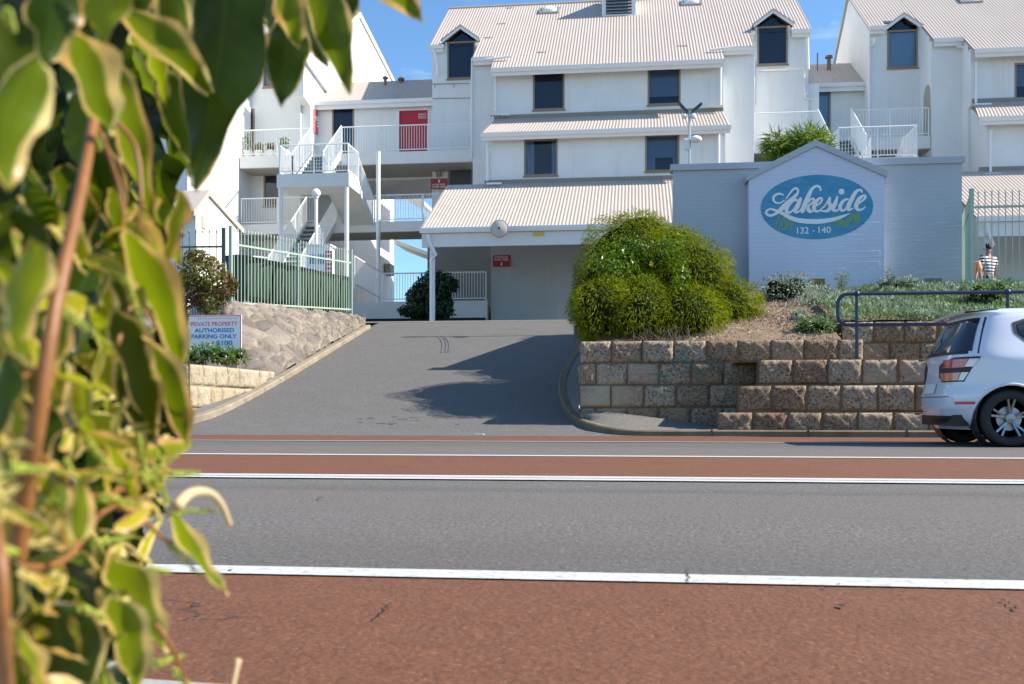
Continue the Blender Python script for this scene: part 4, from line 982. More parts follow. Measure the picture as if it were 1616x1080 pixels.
for i, (px, t) in enumerate(bp):
    w = W(px, 470, t); t = 22.2+(px-364)*5.8/190+1.1; w = W(px,470,t); z = W(px, 405+(px-384)*.21, t).z-1.08
    if b0_ is None: b0_ = make_bin((w.x, w.y, z)); o = b0_
    else: o = copy_tree(b0_); o.location = (w.x, w.y, z)
    o.rotation_euler.z = math.radians(RNG.uniform(-10, 10)+75)
    o['label'] = bn[i]

# ================================================================== SMALL THINGS NEAR THE BUILDINGS
w = P(499, 305, 34); r = empty('globe_lamp', (w.x,w.y,4.0), 'white globe lamp on a slim white post under the staircase landing', 'lamp post')
MB().sphere(w, .155, 16, 12).build('globe', M['white'], r, smooth='all'); MB().tube([(w.x,w.y,4.0),(w.x,w.y,w.z-.12)], .06, 8).lathe([(.09,w.z-.18),(.10,w.z-.12),(.06,w.z-.1)], 10, (w.x,w.y,0)).build('post', M['slab'], r, smooth=True)
a = P(484,440,30); b = P(520,388,30); r = empty('hydrant_cabinet', ((a.x+b.x)/2,30,3.1), 'white metal cabinet with notices behind the bins below the staircase', 'cabinet')
MB().box(a.x,b.x,30,30.5,3.1,b.z).build('cabinet', M['white'], r); MB().box(a.x-.05,b.x+.05,29.95,30.55,b.z,b.z+.05).build('top', M['trim'], r)
a = P(514,396,30.0); b = P(524,436,30.0); s_ = MB().box(a.x,b.x,29.97,29.995,b.z,a.z).build('red_notice', M['redsign'], r)
m = MB(); n_ = MB()
for i in range(5): z = a.z-.1-i*.13; m.box(a.x+.03,b.x-.03,29.96,29.968,z-.03,z+.02)
m.build('lettering', M['letter'], s_)
a = P(488,402,30); 
for i in range(2): n_.box(a.x+i*.28,a.x+.2+i*.28,29.985,29.998,a.z-.3,a.z)
n_.build('blue_notice', plain('blue_notice', (.15,.25,.5), .6), r)
# convex mirror on carport beam
c_ = P(788, 361, 33.2); r = empty('convex_mirror', tuple(c_), 'round pale faded convex mirror fixed to the carport gutter', 'mirror')
m = MB(); n = 8; ring = [(c_.x+.30*math.cos(a), 33.2, c_.z+.30*math.sin(a)) for a in [2*PI*i/24 for i in range(24)]]
m.prism(ring, (0,.04,0)); m.build('backing', M['acunit'], r)
rows = [[(c_.x+rr*math.cos(a), 33.195-.06*(1-(rr/.28)**2), c_.z+rr*math.sin(a)) for a in [2*PI*i/24 for i in range(24)]] for rr in (.28,.2,.12,.04)]
MB().grid(rows, closed=True).build('mirror_face', plain('faded_mirror', (.50,.46,.42), .55, var=.2, scale=12), r, smooth='all')
MB().tube([(c_.x,33.24,c_.z),(c_.x,34.02,c_.z-.05)], .025, 6).build('bracket', M['galv'], r)
def wall_sign(label, px0, px1, py0, py1, Y, lines, mat='redsign', arrow=None):
    pm = (px0+px1)/2; x0, x1, z0, z1 = fx(px0,Y), fx(px1,Y), fz(pm,py1,Y), fz(pm,py0,Y)
    r = empty('wall_sign', ((x0+x1)/2, Y, z0), label, 'sign', None); MB().box(x0,x1,Y,Y+.02,z0,z1).build('sign_plate', M[mat], r)
    m = MB(); hh = z1-z0; yy = Y-.003
    zt_, zb_ = (z1-hh*.06, z1-hh*.50) if arrow == 'down' else (z1-hh*.48, z1-hh*.95) if arrow == 'up' else (z1-hh*.1, z0+hh*.1)
    k_ = (zt_-zb_)/len(lines)
    for i, s in enumerate(lines): text(m, s, x0+(x1-x0)*.10, x1-(x1-x0)*.10, zt_-(i+1)*k_+k_*.14, zt_-i*k_-k_*.14, yy, bold=.02)
    if arrow:
        xm_ = (x0+x1)/2; s_ = 1 if arrow == 'up' else -1; zc = z1-hh*.25 if arrow == 'up' else z0+hh*.25; q = hh*.18
        m.add([(xm_-q*.25,yy,zc-s_*q),(xm_+q*.25,yy,zc-s_*q),(xm_+q*.25,yy,zc+s_*q*.1),(xm_-q*.25,yy,zc+s_*q*.1)], [(0,1,2,3)])
        m.add([(xm_-q*.75,yy,zc+s_*q*.1),(xm_+q*.75,yy,zc+s_*q*.1),(xm_,yy,zc+s_*q)], [(0,1,2)])
    m.build('lettering', M['letter'], r); return r
wall_sign('red HYDRANT PUMP HERE sign on the shaded carport wall', 778, 805, 403, 421, 38.55, ['HYDRANT','PUMP HERE'], arrow='down')
wall_sign('red HOSE REEL PUMP HERE sign high beside the walkway above the carport roof', 680, 706, 282, 298, 42.3, ['HOSE REEL','PUMP HERE'], arrow='up')
M['yellow'] = plain('yellow_plate', (.65,.45,.04), .5)
a = P(850, 370, 34.0); o = MB().box(a.x-.19,a.x+.19,33.98,34.015,a.z-.055,a.z+.055).build('clearance_plate', M['yellow'], loc=(a.x,34,a.z)); tag(o, 'tiny yellow plate on the carport beam right of the convex mirror', 'sign')
a = P(692,273,42.4); o = MB().box(a.x-.1,a.x+.1,42.3,42.45,a.z-.16,a.z+.12).lathe([(.05,a.z+.12),(.03,a.z+.2)], 8, (a.x,42.38,0)).build('alarm_box', M['acunit'], loc=tuple(a)); tag(o, 'small grey alarm box above the hose reel sign', 'alarm')
a = P(1273-580,222,42.4); 
# light pole with two lamps and cameras, behind the sign wall
YL_ = 26.0; p0 = P(1088,262,YL_); p1 = P(1086,176,YL_)
r = empty('light_pole', (p0.x,YL_,3.0), 'slim grey pole with two angled lamps and dome cameras above the sign wall', 'light pole')
MB().tube([(p0.x,YL_,2.9),(p0.x,YL_,p1.z)], [.05,.035], 8).build('pole', M['galv'], r, smooth=True)
for s_, tip in ((-1, (1071,163)), (1, (1107,164))):
    q = P(tip[0],tip[1],YL_); m = MB(); b_ = Vector((p0.x+s_*.06,YL_,p1.z-.02)); m.obox(b_, q, .16, .05); m.build('lamp_head', M['dark'], r)
    c2 = P(1080 if s_ < 0 else 1094, 184, YL_); MB().tube([Vector((p0.x,YL_,c2.z+.08)), c2+Vector((0,0,.06))], .02, 6).build('camera_arm', M['galv'], r); MB().sphere(c2, .07, 10, 8).build('spot_camera', M['trim'], r, smooth='all')
c2 = P(1098,220,YL_-.1); MB().tube([P(1080,221,YL_-.05), c2], .035, 8).build('camera_arm', M['trim'], r); MB().sphere(c2, .13, 12, 8, (1.2,1,.7)).build('dome_camera', M['white'], r, smooth='all')
a = P(1084,231,YL_); MB().box(a.x-.06,a.x+.06,YL_-.12,YL_-.04,a.z-.12,a.z+.12).build('junction_box', M['trim'], r)

# outbuilding left
X_ = -10.6
q = [PX(p[0],p[1],X_) for p in ((309,470),(309,330),(331,302),(377,356),(377,470))]
r = empty('bin_store', (X_,q[0].y,3), 'small white gabled store behind the left fence with a sunlit side', 'shed')
MB().prism(q, (-2.6,0,0)).build('wall', M['wallL'], r)
a, b, c_ = PX(306,333,X_+.06), PX(331,300,X_+.06), PX(386,362,X_+.06)
MB().prism([a,b,b-Vector((0,0,.14)),a-Vector((0,0,.14))], (-2.8,0,0)).prism([b,c_,c_-Vector((0,0,.14)),b-Vector((0,0,.14))], (-2.8,0,0)).build('roof', M['roof'], r)
a = PX(318,340,X_+.005); b = PX(324,362,X_+.005); MB().prism([a,(a.x,b.y,a.z),b,(a.x,a.y,b.z)], (.02,0,0)).build('louvre_vent', M['soffit'], r)

# parking sign
Ys = 18.9; a = P(298,565,Ys); b = P(381,497,Ys); r = empty('parking_sign', ((a.x+b.x)/2,Ys,1.1), 'white parking notice with red border reading PRIVATE PROPERTY $100', 'sign')
MB().box(a.x,b.x,Ys,Ys+.02,a.z,b.z).build('sign_plate', M['white'], r)
M['signred'] = plain('sign_red_ink', (.72,.10,.18), .6); M['signblue'] = plain('sign_blue_ink', (.04,.24,.62), .6); M['signgrey'] = plain('sign_grey_ink', (.6,.6,.66), .6)
def pz(py): return fz(340, py, Ys)
def pxx(px): return fx(px, Ys)
m = MB(); w_ = .016; m.box(a.x,b.x,Ys-.002,Ys,b.z-w_-.01,b.z-.01).box(b.x-w_-.01,b.x-.01,Ys-.0025,Ys-.0005,a.z,b.z-.01); text(m, 'PRIVATE PROPERTY', pxx(301), pxx(375), pz(515), pz(508), Ys-.004, bold=.01); m.build('red_lettering', M['signred'], r)
m = MB(); text(m, 'AUTHORISED', pxx(307), pxx(370), pz(525), pz(518), Ys-.004, bold=.03); text(m, 'PARKING ONLY', pxx(302), pxx(374), pz(534.5), pz(527.5), Ys-.004, bold=.03); text(m, '$100', pxx(341), pxx(367), pz(546.5), pz(537.5), Ys-.004, bold=.03); m.build('blue_lettering', M['signblue'], r)
m = MB()
for i in range(16): m.box(pxx(312+i*4), pxx(314.6+i*4), Ys-.004, Ys-.001, pz(504), pz(501.5))
m.build('faint_lettering', M['signgrey'], r)
m = MB()
for px in (309,372): x = pxx(px); m.box(x-.02,x+.02,Ys+.021,Ys+.06,1.05,b.z-.1)
m.build('post', M['galv'], r)

# navy handrail
Yr = 15.12; zt_ = P(1352,464,Yr).z; zm_ = P(1352,513,Yr).z; x0 = fx(1322,Yr); xp = fx(1352,Yr); xp2 = fx(1590,Yr)
r = empty('handrail', (xp,Yr,1.1), 'dark navy tubular handrail with a rounded end on the limestone wall', 'handrail')
rr = .15; path = [(x0+6,Yr,zt_),(x0+rr,Yr,zt_)]+[(x0+rr-rr*math.sin(a),Yr,zt_-rr+rr*math.cos(a)) for a in [PI/2*i/6 for i in range(1,7)]]+[(x0+rr-rr*math.cos(a),Yr,zm_+rr-rr*math.sin(a)) for a in [PI/2*i/6 for i in range(0,7)]]+[(x0+6,Yr,zm_)]
MB().tube(path, .027, 10).build('rail', M['navy'], r, smooth=True)
for x in (xp, xp2, xp2+(xp2-xp)):
    MB().tube([(x,Yr,1.10),(x,Yr,zt_-.015)], .024, 10).sphere((x,Yr,zt_), .046, 10, 8).sphere((x,Yr,zm_), .038, 10, 8).build('post', M['navy'], r, smooth=True)

# ================================================================== VEGETATION
def cloud(blobs, n, L, Wd, rng, mode='out', shell=.3, droop=0.0, tone=(0,1), tilt=.5, zmin=None, keep=None):
    """leaf quads scattered in the outer shell of ellipsoids. blobs: (cx,cy,cz,rx,ry,rz)"""
    B = np.array(blobs, float); wgt = (B[:,3]*B[:,4]+B[:,4]*B[:,5]+B[:,3]*B[:,5]); wgt /= wgt.sum()
    k_ = rng.choice(len(B), n, p=wgt); d = rng.normal(size=(n,3)); d /= np.linalg.norm(d, axis=1)[:,None]
    rad = 1-shell*rng.random(n)**1.5+rng.normal(0,.02,n)
    q0 = B[k_,:3]+d*B[k_,3:6]; lowf = np.sin(q0[:,0]*5.3+q0[:,2]*3.1)+np.sin(q0[:,2]*7.7-q0[:,0]*2.3+1)+np.sin(q0[:,1]*6.1+q0[:,0]*8.9+2)
    rad = rad+.035*lowf*(B[k_,3] > .25); c_ = B[k_,:3]+d*B[k_,3:6]*rad[:,None]
    ok = np.ones(n, bool)
    for i, b in enumerate(B):      # drop those deep inside another blob
        q = np.sqrt((((c_-b[:3])/b[3:6])**2).sum(1)); ok &= ~((q < 1-shell) & (k_ != i))
    if zmin is not None: ok &= c_[:,2] > zmin
    if keep is not None: ok &= keep(c_)
    c_, d, rad, lowf = c_[ok], d[ok], rad[ok], lowf[ok]; n = len(c_)
    nrm = d/B[k_[ok],3:6]; nrm /= np.linalg.norm(nrm, axis=1)[:,None]
    dirv = nrm+rng.normal(0, tilt, (n,3)); dirv[:,2] -= droop; dirv /= np.linalg.norm(dirv, axis=1)[:,None]
    if mode == 'flat':
        r_ = rng.normal(size=(n,3)); dirv = np.cross(nrm+rng.normal(0,tilt,(n,3))*.6, r_); dirv /= np.linalg.norm(dirv, axis=1)[:,None]
    r2 = rng.normal(size=(n,3)); side = np.cross(dirv, r2 if mode != 'flat' else nrm+rng.normal(0,.5,(n,3))); side /= np.linalg.norm(side, axis=1)[:,None]+1e-9
    ll = L*(.6+.8*rng.random(n)); ww = Wd*(.7+.6*rng.random(n))
    mid_ = c_+dirv*ll[:,None]*.45
    V = np.stack([c_, mid_+side*ww[:,None]/2, c_+dirv*ll[:,None]+np.array([0,0,-.10*L]), mid_-side*ww[:,None]/2], 1).reshape(-1,3)
    Fq = np.arange(4*n).reshape(n,4)
    t = np.clip(tone[0]+(tone[1]-tone[0])*np.clip(rng.random(n)*.75+.125+.13*lowf, 0, 1), 0, 1); col = np.ones((4*n,4)); col[:,0] = np.repeat(t,4)
    return V, Fq, col
def join(parts):
    V = []; Fs = []; Cs = []; b = 0
    for v, f, c_ in parts: V.append(v); Fs.append(f+b); Cs.append(c_); b += len(v)
    return np.concatenate(V), np.concatenate(Fs), np.concatenate(Cs)
def blobpx(px, py, t, rpx, rpy=None, depth=None):
    w = W(px, py, t); s = t/F; rx = rpx*s; rz = (rpy or rpx)*s; return (w.x, w.y, w.z, rx, depth or rx, rz)
def core(par, blobs, k=.80, mat='core'):
    m = MB()
    for b in blobs: m.add(*sph(b[:3], 1, 14, 10, (b[3]*k, b[4]*k, b[5]*k)))
    return m.build('shade_core', M[mat], par, smooth='all')  # near-black ellipsoids stand in for the shade inside the foliage
rg = np.random.default_rng(12)
# big bush
bl = [blobpx(985,435,18.3,80,100), blobpx(945,470,17.6,40,68,.8), blobpx(1045,450,18.2,76,86), blobpx(1010,372,18.7,52,36,.8), blobpx(1060,390,18.7,46,36,.8), blobpx(1090,448,18.2,68,76,1.2), blobpx(1138,488,18.2,60,56,1.0), blobpx(1180,508,18.3,36,30,.6), blobpx(1075,455,19.6,70,76,.9), blobpx(1035,440,20.1,50,74,.8), blobpx(1022,425,20.55,36,80,.6), blobpx(950,492,17.0,50,56,.85), blobpx(1010,496,16.95,60,54,.85), blobpx(1080,498,17.0,66,50,.85), blobpx(965,490,17.7,55,52,.9), blobpx(1070,500,17.9,80,42,.9), blobpx(1010,480,17.7,60,60,.9)]  # rearmost lobes are unseen, added to close the gap in the driveway shadow
bush = empty('large_bush', (-.1,17.7,1.45), 'big rounded green bush draping over the limestone wall with a few yellow flowers', 'bush')
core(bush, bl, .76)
zc = 1.42
lump = lambda c_: (np.sin(c_[:,0]*9.1+c_[:,2]*4)+np.sin(c_[:,2]*11.3+c_[:,1]*5)+np.sin(c_[:,0]*4.3-c_[:,1]*7)) > -1.5
pr_ = [cloud(bl, 95000, .085, .012, rg, shell=.30, droop=.9, tilt=.5, tone=(.25,1), zmin=zc, keep=lump), cloud(bl, 22000, .09, .013, rg, shell=.14, droop=-.15, tilt=.7, tone=(.55,1), zmin=zc),
       cloud([(b[0],b[1],b[2],b[3]*1.06,b[4]*1.06,b[5]*1.05) for b in bl], 900, .12, .008, rg, shell=.05, droop=-.1, tilt=.6, tone=(.6,1), zmin=zc)]
np_mesh('fine_foliage', *join(pr_)[:2], M['bushleaf'], bush, col=join(pr_)[2]) if False else None
V, Q, c_ = join(pr_); np_mesh('fine_foliage', V, Q, M['bushleaf'], bush, col=c_)
bl2 = [blobpx(1000,400,17.5,55,30,.5), blobpx(965,430,17.0,48,45,.45), blobpx(1010,500,16.6,34,40,.4), blobpx(1060,395,17.2,34,30,.4), blobpx(1075,440,16.9,16,40,.4), blobpx(1025,455,16.8,22,26,.35)]
V, Q, c_ = cloud(bl2, 3400, .060, .036, rg, mode='flat', shell=.7, tone=(0,1), zmin=zc+.05); np_mesh('glossy_foliage', V, Q, M['glossleaf'], bush, col=c_)
m = MB()
for px, py in ((1028,417),(1015,478),(1114,530),(938,520),(1061,515)):
    w = W(px,py,16.55)
    for k_ in range(6): a = k_*PI/3; m.add([w, w+Vector((.035*math.cos(a),-.01,.035*math.sin(a))), w+Vector((.04*math.cos(a+.5),-.012,.04*math.sin(a+.5)))], [(0,1,2)])
m.build('flowers', M['flower'], bush)
m = MB()
for i in range(46):
    x = rg.uniform(.1,1.0); y = rg.uniform(16.2,16.5); z = 1.40; p = Vector((x,y,z)); pts = [p]
    for j in range(4): p = p+Vector((rg.normal(0,.06),rg.normal(0,.04),rg.uniform(.04,.12))); pts.append(p)
    m.tube(pts, [.009,.007,.006,.004,.003], 4)
m.build('twigs', M['bark'], bush)
# dark round shrub under carport end
def shrub(name, label, cat, blobs, n, L, Wd, mat, mode='flat', corek=.7, tone=(0,1), trunk=None, group=None, droop=0, tilt=.6, coremat='core'):
    b = np.array(blobs); r = empty(name, (float(b[:,0].mean()), float(b[:,1].mean()), float((b[:,2]-b[:,5]).min())), label, cat, group)
    if corek: core(r, blobs, corek, coremat)
    V, Q, c_ = cloud(blobs, n, L, Wd, rg, mode=mode, shell=.45, tone=tone, droop=droop, tilt=tilt); np_mesh('foliage', V, Q, M[mat], r, col=c_)
    if trunk:
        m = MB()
        for q in trunk: m.tube(q[0], q[1], 6)
        m.build('stem', M['bark'], r, smooth=True)
    return r
bb_ = [blobpx(690,450,36,30,22), blobpx(665,470,36,24,26), blobpx(705,447,36,18,12), blobpx(672,492,36,44,12), blobpx(690,478,36,26,24)]
shrub('dark_shrub', 'dark rounded shrub beside the carport post', 'shrub', bb_, 5200, .17, .09, 'darkleaf')
# red-green shrub left
bb_ = [blobpx(318,430,20.7,38,30), blobpx(345,450,20.7,30,24), blobpx(300,455,20.7,30,32), blobpx(330,475,20.7,26,22), blobpx(362,448,20.7,14,10), blobpx(310,405,20.7,20,12)]
a = W(318,500,20.7)
tr_ = [([W(318,520,20.7), W(316,480,20.7), W(305,440,20.7)], [.02,.014,.006]), ([W(320,515,20.7), W(335,478,20.7), W(352,450,20.7)], [.018,.012,.005]), ([W(316,495,20.7), W(298,470,20.7), W(285,450,20.7)], [.014,.01,.004])]
shrub('red_leafed_shrub', 'airy shrub with mixed red and green leaves in front of the fence corner', 'shrub', bb_, 3300, .095, .05, 'redleaf', corek=0, trunk=tr_)
bb_ = [blobpx(325,558,19.35,22,14), blobpx(352,560,19.35,22,12), blobpx(378,563,19.35,14,10), blobpx(305,565,19.35,18,14)]
shrub('low_plant', 'low bright green leafy plants at the foot of the parking sign', 'plant', bb_, 900, .10, .03, 'glossleaf', mode='out', corek=.4)
# garden plants on the right
def px_ground(px, Y): x = fx(px,Y); return Vector((x, Y, gz(x,Y)))
for (px, Y, rx, rz, lab, mt, n) in ((1240,19.9,.50,.32,'silver leafed shrub against the sign wall beside the bush','silver',1500),(1288,17.0,.36,.16,'low green clump on the mulch just above the limestone wall','gcover',1100),(1262,18.0,.14,.09,'tiny silver tuft on the pale mulch','silver',260),(1420,20.6,.5,.16,'low silver shrub at the foot of the right wall section','silver',1200),(1560,18.6,.45,.30,'dark leafed shrub at the foot of the green fence','gcover',1500)):
    g = px_ground(px, Y); shrub('garden_shrub', lab, 'shrub', [(g.x-rx*.4,Y,g.z+rz*.6,rx*.6,rx*.5,rz),(g.x+rx*.4,Y+.1,g.z+rz*.7,rx*.65,rx*.5,rz*1.1),(g.x,Y-.1,g.z+rz*.4,rx*.7,rx*.5,rz*.8)], n, .075, .022, mt, mode='out', corek=.6, tilt=.8, group='low shrubs in the garden bed')
def sprig(px, Y, h, label, n=7):
    g = px_ground(px, Y); r = empty('young_plant', tuple(g), label, 'plant', 'thin young plants by the sign wall'); m = MB(); P_ = []
    for i in range(n):
        p = g.copy(); a = rg.uniform(0,2*PI); lean = rg.uniform(.1,.5); pts = [p]
        for j in range(4): p = p+Vector((math.cos(a)*lean*h/4, math.sin(a)*lean*h/4, h/4*rg.uniform(.8,1.1))); pts.append(p)
        m.tube(pts, [.006,.005,.004,.003,.002], 4); P_ += [(q.x,q.y,q.z,.05,.05,.05) for q in pts[2:]]
    m.build('stem', M['bark'], r); V, Q, c_ = cloud(P_, n*26, .05, .018, rg, shell=.8, mode='out'); np_mesh('foliage', V, Q, M['gcover'], r, col=c_)
sprig(1328, 20.3, .38, 'young sapling in front of the gabled panel by the brass vent', 8); sprig(1404, 20.6, .42, 'thin upright weed at the right edge of the gabled panel', 3); sprig(1418, 20.6, .22, 'short spindly weed between the panel and the right vent', 3)
m = MB(); w = px_ground(1233, 20.5); m.tube([w, w+Vector((0,0,.40))], .012, 6); tag(m.build('garden_stake', M['dark'], loc=tuple(w)), 'short dark stake above the silver shrub by the sign wall', 'stake')
# ground cover on the right slope
def cover(name, xr_, yr_, n, mat, L, Wd, prob, h=.09, extra=None):
    x = rg.uniform(*xr_, n); y = rg.uniform(*yr_, n); keep = prob(x, y) > rg.random(n); x, y = x[keep], y[keep]; n = len(x)
    hm = .5+.5*np.sin(x*3.1+y*2)*np.sin(y*4.3-x*1.3)
    z = np.array([gz(a, min(b,21.3)) for a, b in zip(x, y)])+rg.random(n)*h*(.5+hm)
    c_ = np.stack([x,y,z],1); d = rg.normal(size=(n,3))*.8+np.array([0,-.2,.8]); d /= np.linalg.norm(d,axis=1)[:,None]
    s_ = np.cross(d, rg.normal(size=(n,3))); s_ /= np.linalg.norm(s_,axis=1)[:,None]; l_ = (L*(.6+.8*rg.random(n)))[:,None]; mi = c_+d*l_*.5
    V = np.stack([c_, mi+s_*Wd/2, c_+d*l_, mi-s_*Wd/2],1).reshape(-1,3); col = np.ones((4*n,4)); col[:,0] = np.repeat(np.clip(rg.random(n)*.7+hm*.3,0,1),4)
    o = np_mesh(name, V, np.arange(4*n).reshape(n,4), M[mat], col=col, loc=(float(np.mean(xr_)), float(np.mean(yr_)), 2.0)); tag(o, kind='stuff')
    o['label'] = extra[0]; o['category'] = extra[1]; return o
cover('ground_cover', (3.5,11), (17.1,21.2), 26000, 'gcover', .085, .026, lambda x,y: np.clip((x-3.3)/.4,0,1)*(.9-.7*((x<4.5)&(y>19.2))), extra=('green spreading ground cover on the slope behind the handrail','ground cover'))
cover('ground_cover', (2.9,11), (16.9,21.0), 34000, 'silver', .085, .030, lambda x,y: np.clip((x-3.1)/.8,0,1)*(np.sin(x*2.3+y*1.9) > -.5), extra=('silvery ground cover mixed through the green on the slope','ground cover'))
cover('leaf_litter', (XA+1.5,3.6), (16.3,20.6), 6500, 'litter', .055, .022, lambda x,y: .25+.75*(np.sin(x*2.6)+np.sin(y*3.1+x) > .1), h=.012, extra=('brown dead leaves and pale mulch on the bare soil','leaf litter'))
m = MB()
for (px, Y, s_) in ((1262,17.9,.10),(1255,18.0,.07),(1272,18.1,.06)):
    g = px_ground(px,Y); v_, f_ = sph((g.x,g.y,g.z+s_*.3), s_, 9, 6, (1.3,1,.7)); v_ = [(a+rg.normal(0,.01),b,c2+rg.normal(0,.01)) for a,b,c2 in v_]; m.add(v_, f_)
o = m.build('rock_pile', M['conc'], loc=tuple(px_ground(1262,17.9))); tag(o, 'few pale rocks beside the silver shrub on the mulch', 'rocks')
# dead grass tufts and litter along the wall
m = MB()
for i in range(60):
    x = rg.uniform(.6,1.6); y = 15.55-rg.random()*.25; z = .19+.03*rg.random(); a = rg.uniform(0,6.28); L = rg.uniform(.02,.05)
    m.add([(x,y,z),(x+L*math.cos(a),y+L*math.sin(a),z+.01),(x+L*.5*math.cos(a+.7),y+L*.5*math.sin(a+.7),z+.015)], [(0,1,2)])
tag(m.build('dead_leaves', plain('dead_leaf', (.25,.12,.06), .9), loc=(1.1,15.5,.19)), 'scatter of brown dead leaves where the wall steps forward at the kerb', 'leaves', kind='stuff')
# palm behind the sign wall
pc = P(1255,262,25.0); r = empty('palm', (pc.x,25.0,3.05), 'bushy green palm fronds showing above the sign wall', 'palm')
pb = [blobpx(1230,240,25,16,26,.4), blobpx(1222,225,25,12,12,.3), blobpx(1250,228,25,20,16,.4), blobpx(1275,216,25,22,12,.4), blobpx(1292,222,25,14,12,.3), blobpx(1262,240,25,26,22,.5), blobpx(1290,244,25,20,22,.4)]
V, Q, cc = cloud(pb, 2600, .34, .030, rg, shell=.9, droop=.45, tilt=.7, tone=(0,1)); np_mesh('fronds', V, Q, M['palmleaf'], r, col=cc)
m = MB()
for (px, py) in ((1228,252),(1245,254),(1280,247),(1262,254),(1295,250)): q = P(px,py,25.0); m.tube([(q.x*.5+pc.x*.5,25.0,3.05), q], [.08,.04], 6)
m.build('trunk', M['bark'], r)
# balcony pots
P0 = None; pots = [(392,.9,'white pot with a tall plant by the balcony door'),(409,.3,'white pot with small red flowers, second on the balcony'),(427,.28,'white pot with red flowers in the middle of the balcony'),(449,.5,'green pot plant at the stair end of the balcony')]
for px, h, lab in pots:
    x = fx(px, 41.5); r = empty('flower_pot', (x,41.5,ZU), lab, 'flower pot', 'flower pots on the upper balcony')
    MB().lathe([(.14,ZU),(.2,ZU+.3),(.215,ZU+.3),(.215,ZU+.34),(.17,ZU+.33)], 12, (x,41.5,0)).build('pot', M['pot'], r, smooth=True)
    V, Q, c_ = cloud([(x,41.5,ZU+.35+h/2,.2,.2,h/2+.08)], 160, .14, .06, rg, shell=.9, mode='flat'); np_mesh('foliage', V, Q, M['glossleaf'], r, col=c_)
    if 'red' in lab: V, Q, c_ = cloud([(x,41.5,ZU+.4+h/2,.2,.2,h/2)], 30, .07, .07, rg, shell=.3, mode='flat'); np_mesh('flowers', V, Q, M['redflower'], r, col=c_)
# pits and short cracks in the red surface
m = MB()
for (px, py, w_, h_) in ((1328,963,11,5),(1302,934,5,2),(1324,928,5,2),(1424,942,5,2),(1583,954,5,3),(1604,968,7,4),(1060,958,5,2),(1328,1005,3,2),(308,960,9,3),(364,906,8,2),(505,789,9,2),(918,1062,6,2)):
    c0 = W(px, py, EYE*F/(py-HY)); n = 9; ph = rg.uniform(0,6); sx_ = w_*c0.y/F; sy_ = h_*c0.y*c0.y/(EYE*F)
    m.add([(c0.x+sx_*.5*rg.uniform(.5,1.2)*math.cos(6.283*i/n), c0.y+sy_*.5*rg.uniform(.5,1.2)*math.sin(6.283*i/n), .0105) for i in range(n)], [tuple(range(n))])
for (p0_, p1_) in (((1583,954),(1606,968)),((590,985),(620,960)),((1085,905),(1084,925))):
    a = W(*p0_, EYE*F/(p0_[1]-HY)); b = W(*p1_, EYE*F/(p1_[1]-HY)); q = [a.lerp(b, i/6)+Vector((rg.normal(0,.004),rg.normal(0,.005),0)) for i in range(7)]
    m.grid([[(p.x-.0018,p.y,.0105),(p.x+.0018,p.y,.0105)] for p in q])
M['pit'] = plain('dark_pit', (.02,.015,.012), .95); tag(m.build('road_crack', M['pit']), kind='structure')
# small litter on the drive
w = W(753,688,14.6); o = MB().box(w.x-.07,w.x+.07,14.62,14.68,.02,.035).build('paper_scrap', M['white'], loc=(w.x,14.6,.02)); tag(o, 'small white paper scrap at the foot of the driveway', 'litter')
# tyre scuffs on driveway
m = MB()
for off in (0,.10,.17):
    pts = cr([hit(690,531), hit(697,538), hit(699,548), hit(697,557)], 5); pts = [p+Vector((off,0,.0)) for p in pts]
    m.grid([[p+Vector((-.022,0,.016)), p+Vector((.022,0,.016))] for p in pts])
for i in range(26):
    p = hit(rg.uniform(560,720), rg.uniform(655,672)); L = rg.uniform(.05,.18); m.add([p+Vector((0,0,.014)), p+Vector((L,0,.014)), p+Vector((L,.03,.02)), p+Vector((0,.03,.02))], [(0,1,2,3)])
M['scuff'] = plain('tyre_scuff', (.105,.105,.11), .9, var=.1); tag(m.build('tyre_marks', M['scuff']), kind='structure')

# ================================================================== TRAFFIC CONE AND PEOPLE
w = P(1547,409,26); r = empty('traffic_cone', (w.x,26,3.02), 'white traffic cone with an orange tip behind the green fence', 'traffic cone')
z0 = w.z-.78
MB().box(w.x-.2,w.x+.2,25.8,26.2,z0,z0+.04).build('base', M['cone_r'], r); MB().lathe([(.16,z0+.04),(.085,z0+.48)], 14, (w.x,26,0)).build('cone', M['white'], r, smooth=True); MB().lathe([(.084,z0+.481),(.035,z0+.78)], 14, (w.x,26,0)).build('tip', M['cone_r'], r, smooth=True)
def skin_mesh(name, pts, edges, rad, mat, parent):
    me = bpy.data.meshes.new(name); me.from_pydata([tuple(p) for p in pts], edges, []); o = bpy.data.objects.new(name, me); COL.objects.link(o)
    sk = o.modifiers.new('s','SKIN'); 
    for i, r_ in enumerate(rad): me.skin_vertices[0].data[i].radius = (r_, r_*.85) if not isinstance(r_, tuple) else r_
    me.skin_vertices[0].data[0].use_root = True
    sb = o.modifiers.new('u','SUBSURF'); sb.levels = 2; sb.render_levels = 2
    dg = bpy.context.evaluated_depsgraph_get(); m2 = bpy.data.meshes.new_from_object(o.evaluated_get(dg)); bpy.data.objects.remove(o); m2.name = name; m2.materials.clear(); m2.materials.append(M[mat])
    m2.polygons.foreach_set('use_smooth', [True]*len(m2.polygons))
    q = bpy.data.objects.new(name, m2); COL.objects.link(q); q.parent = parent; return q
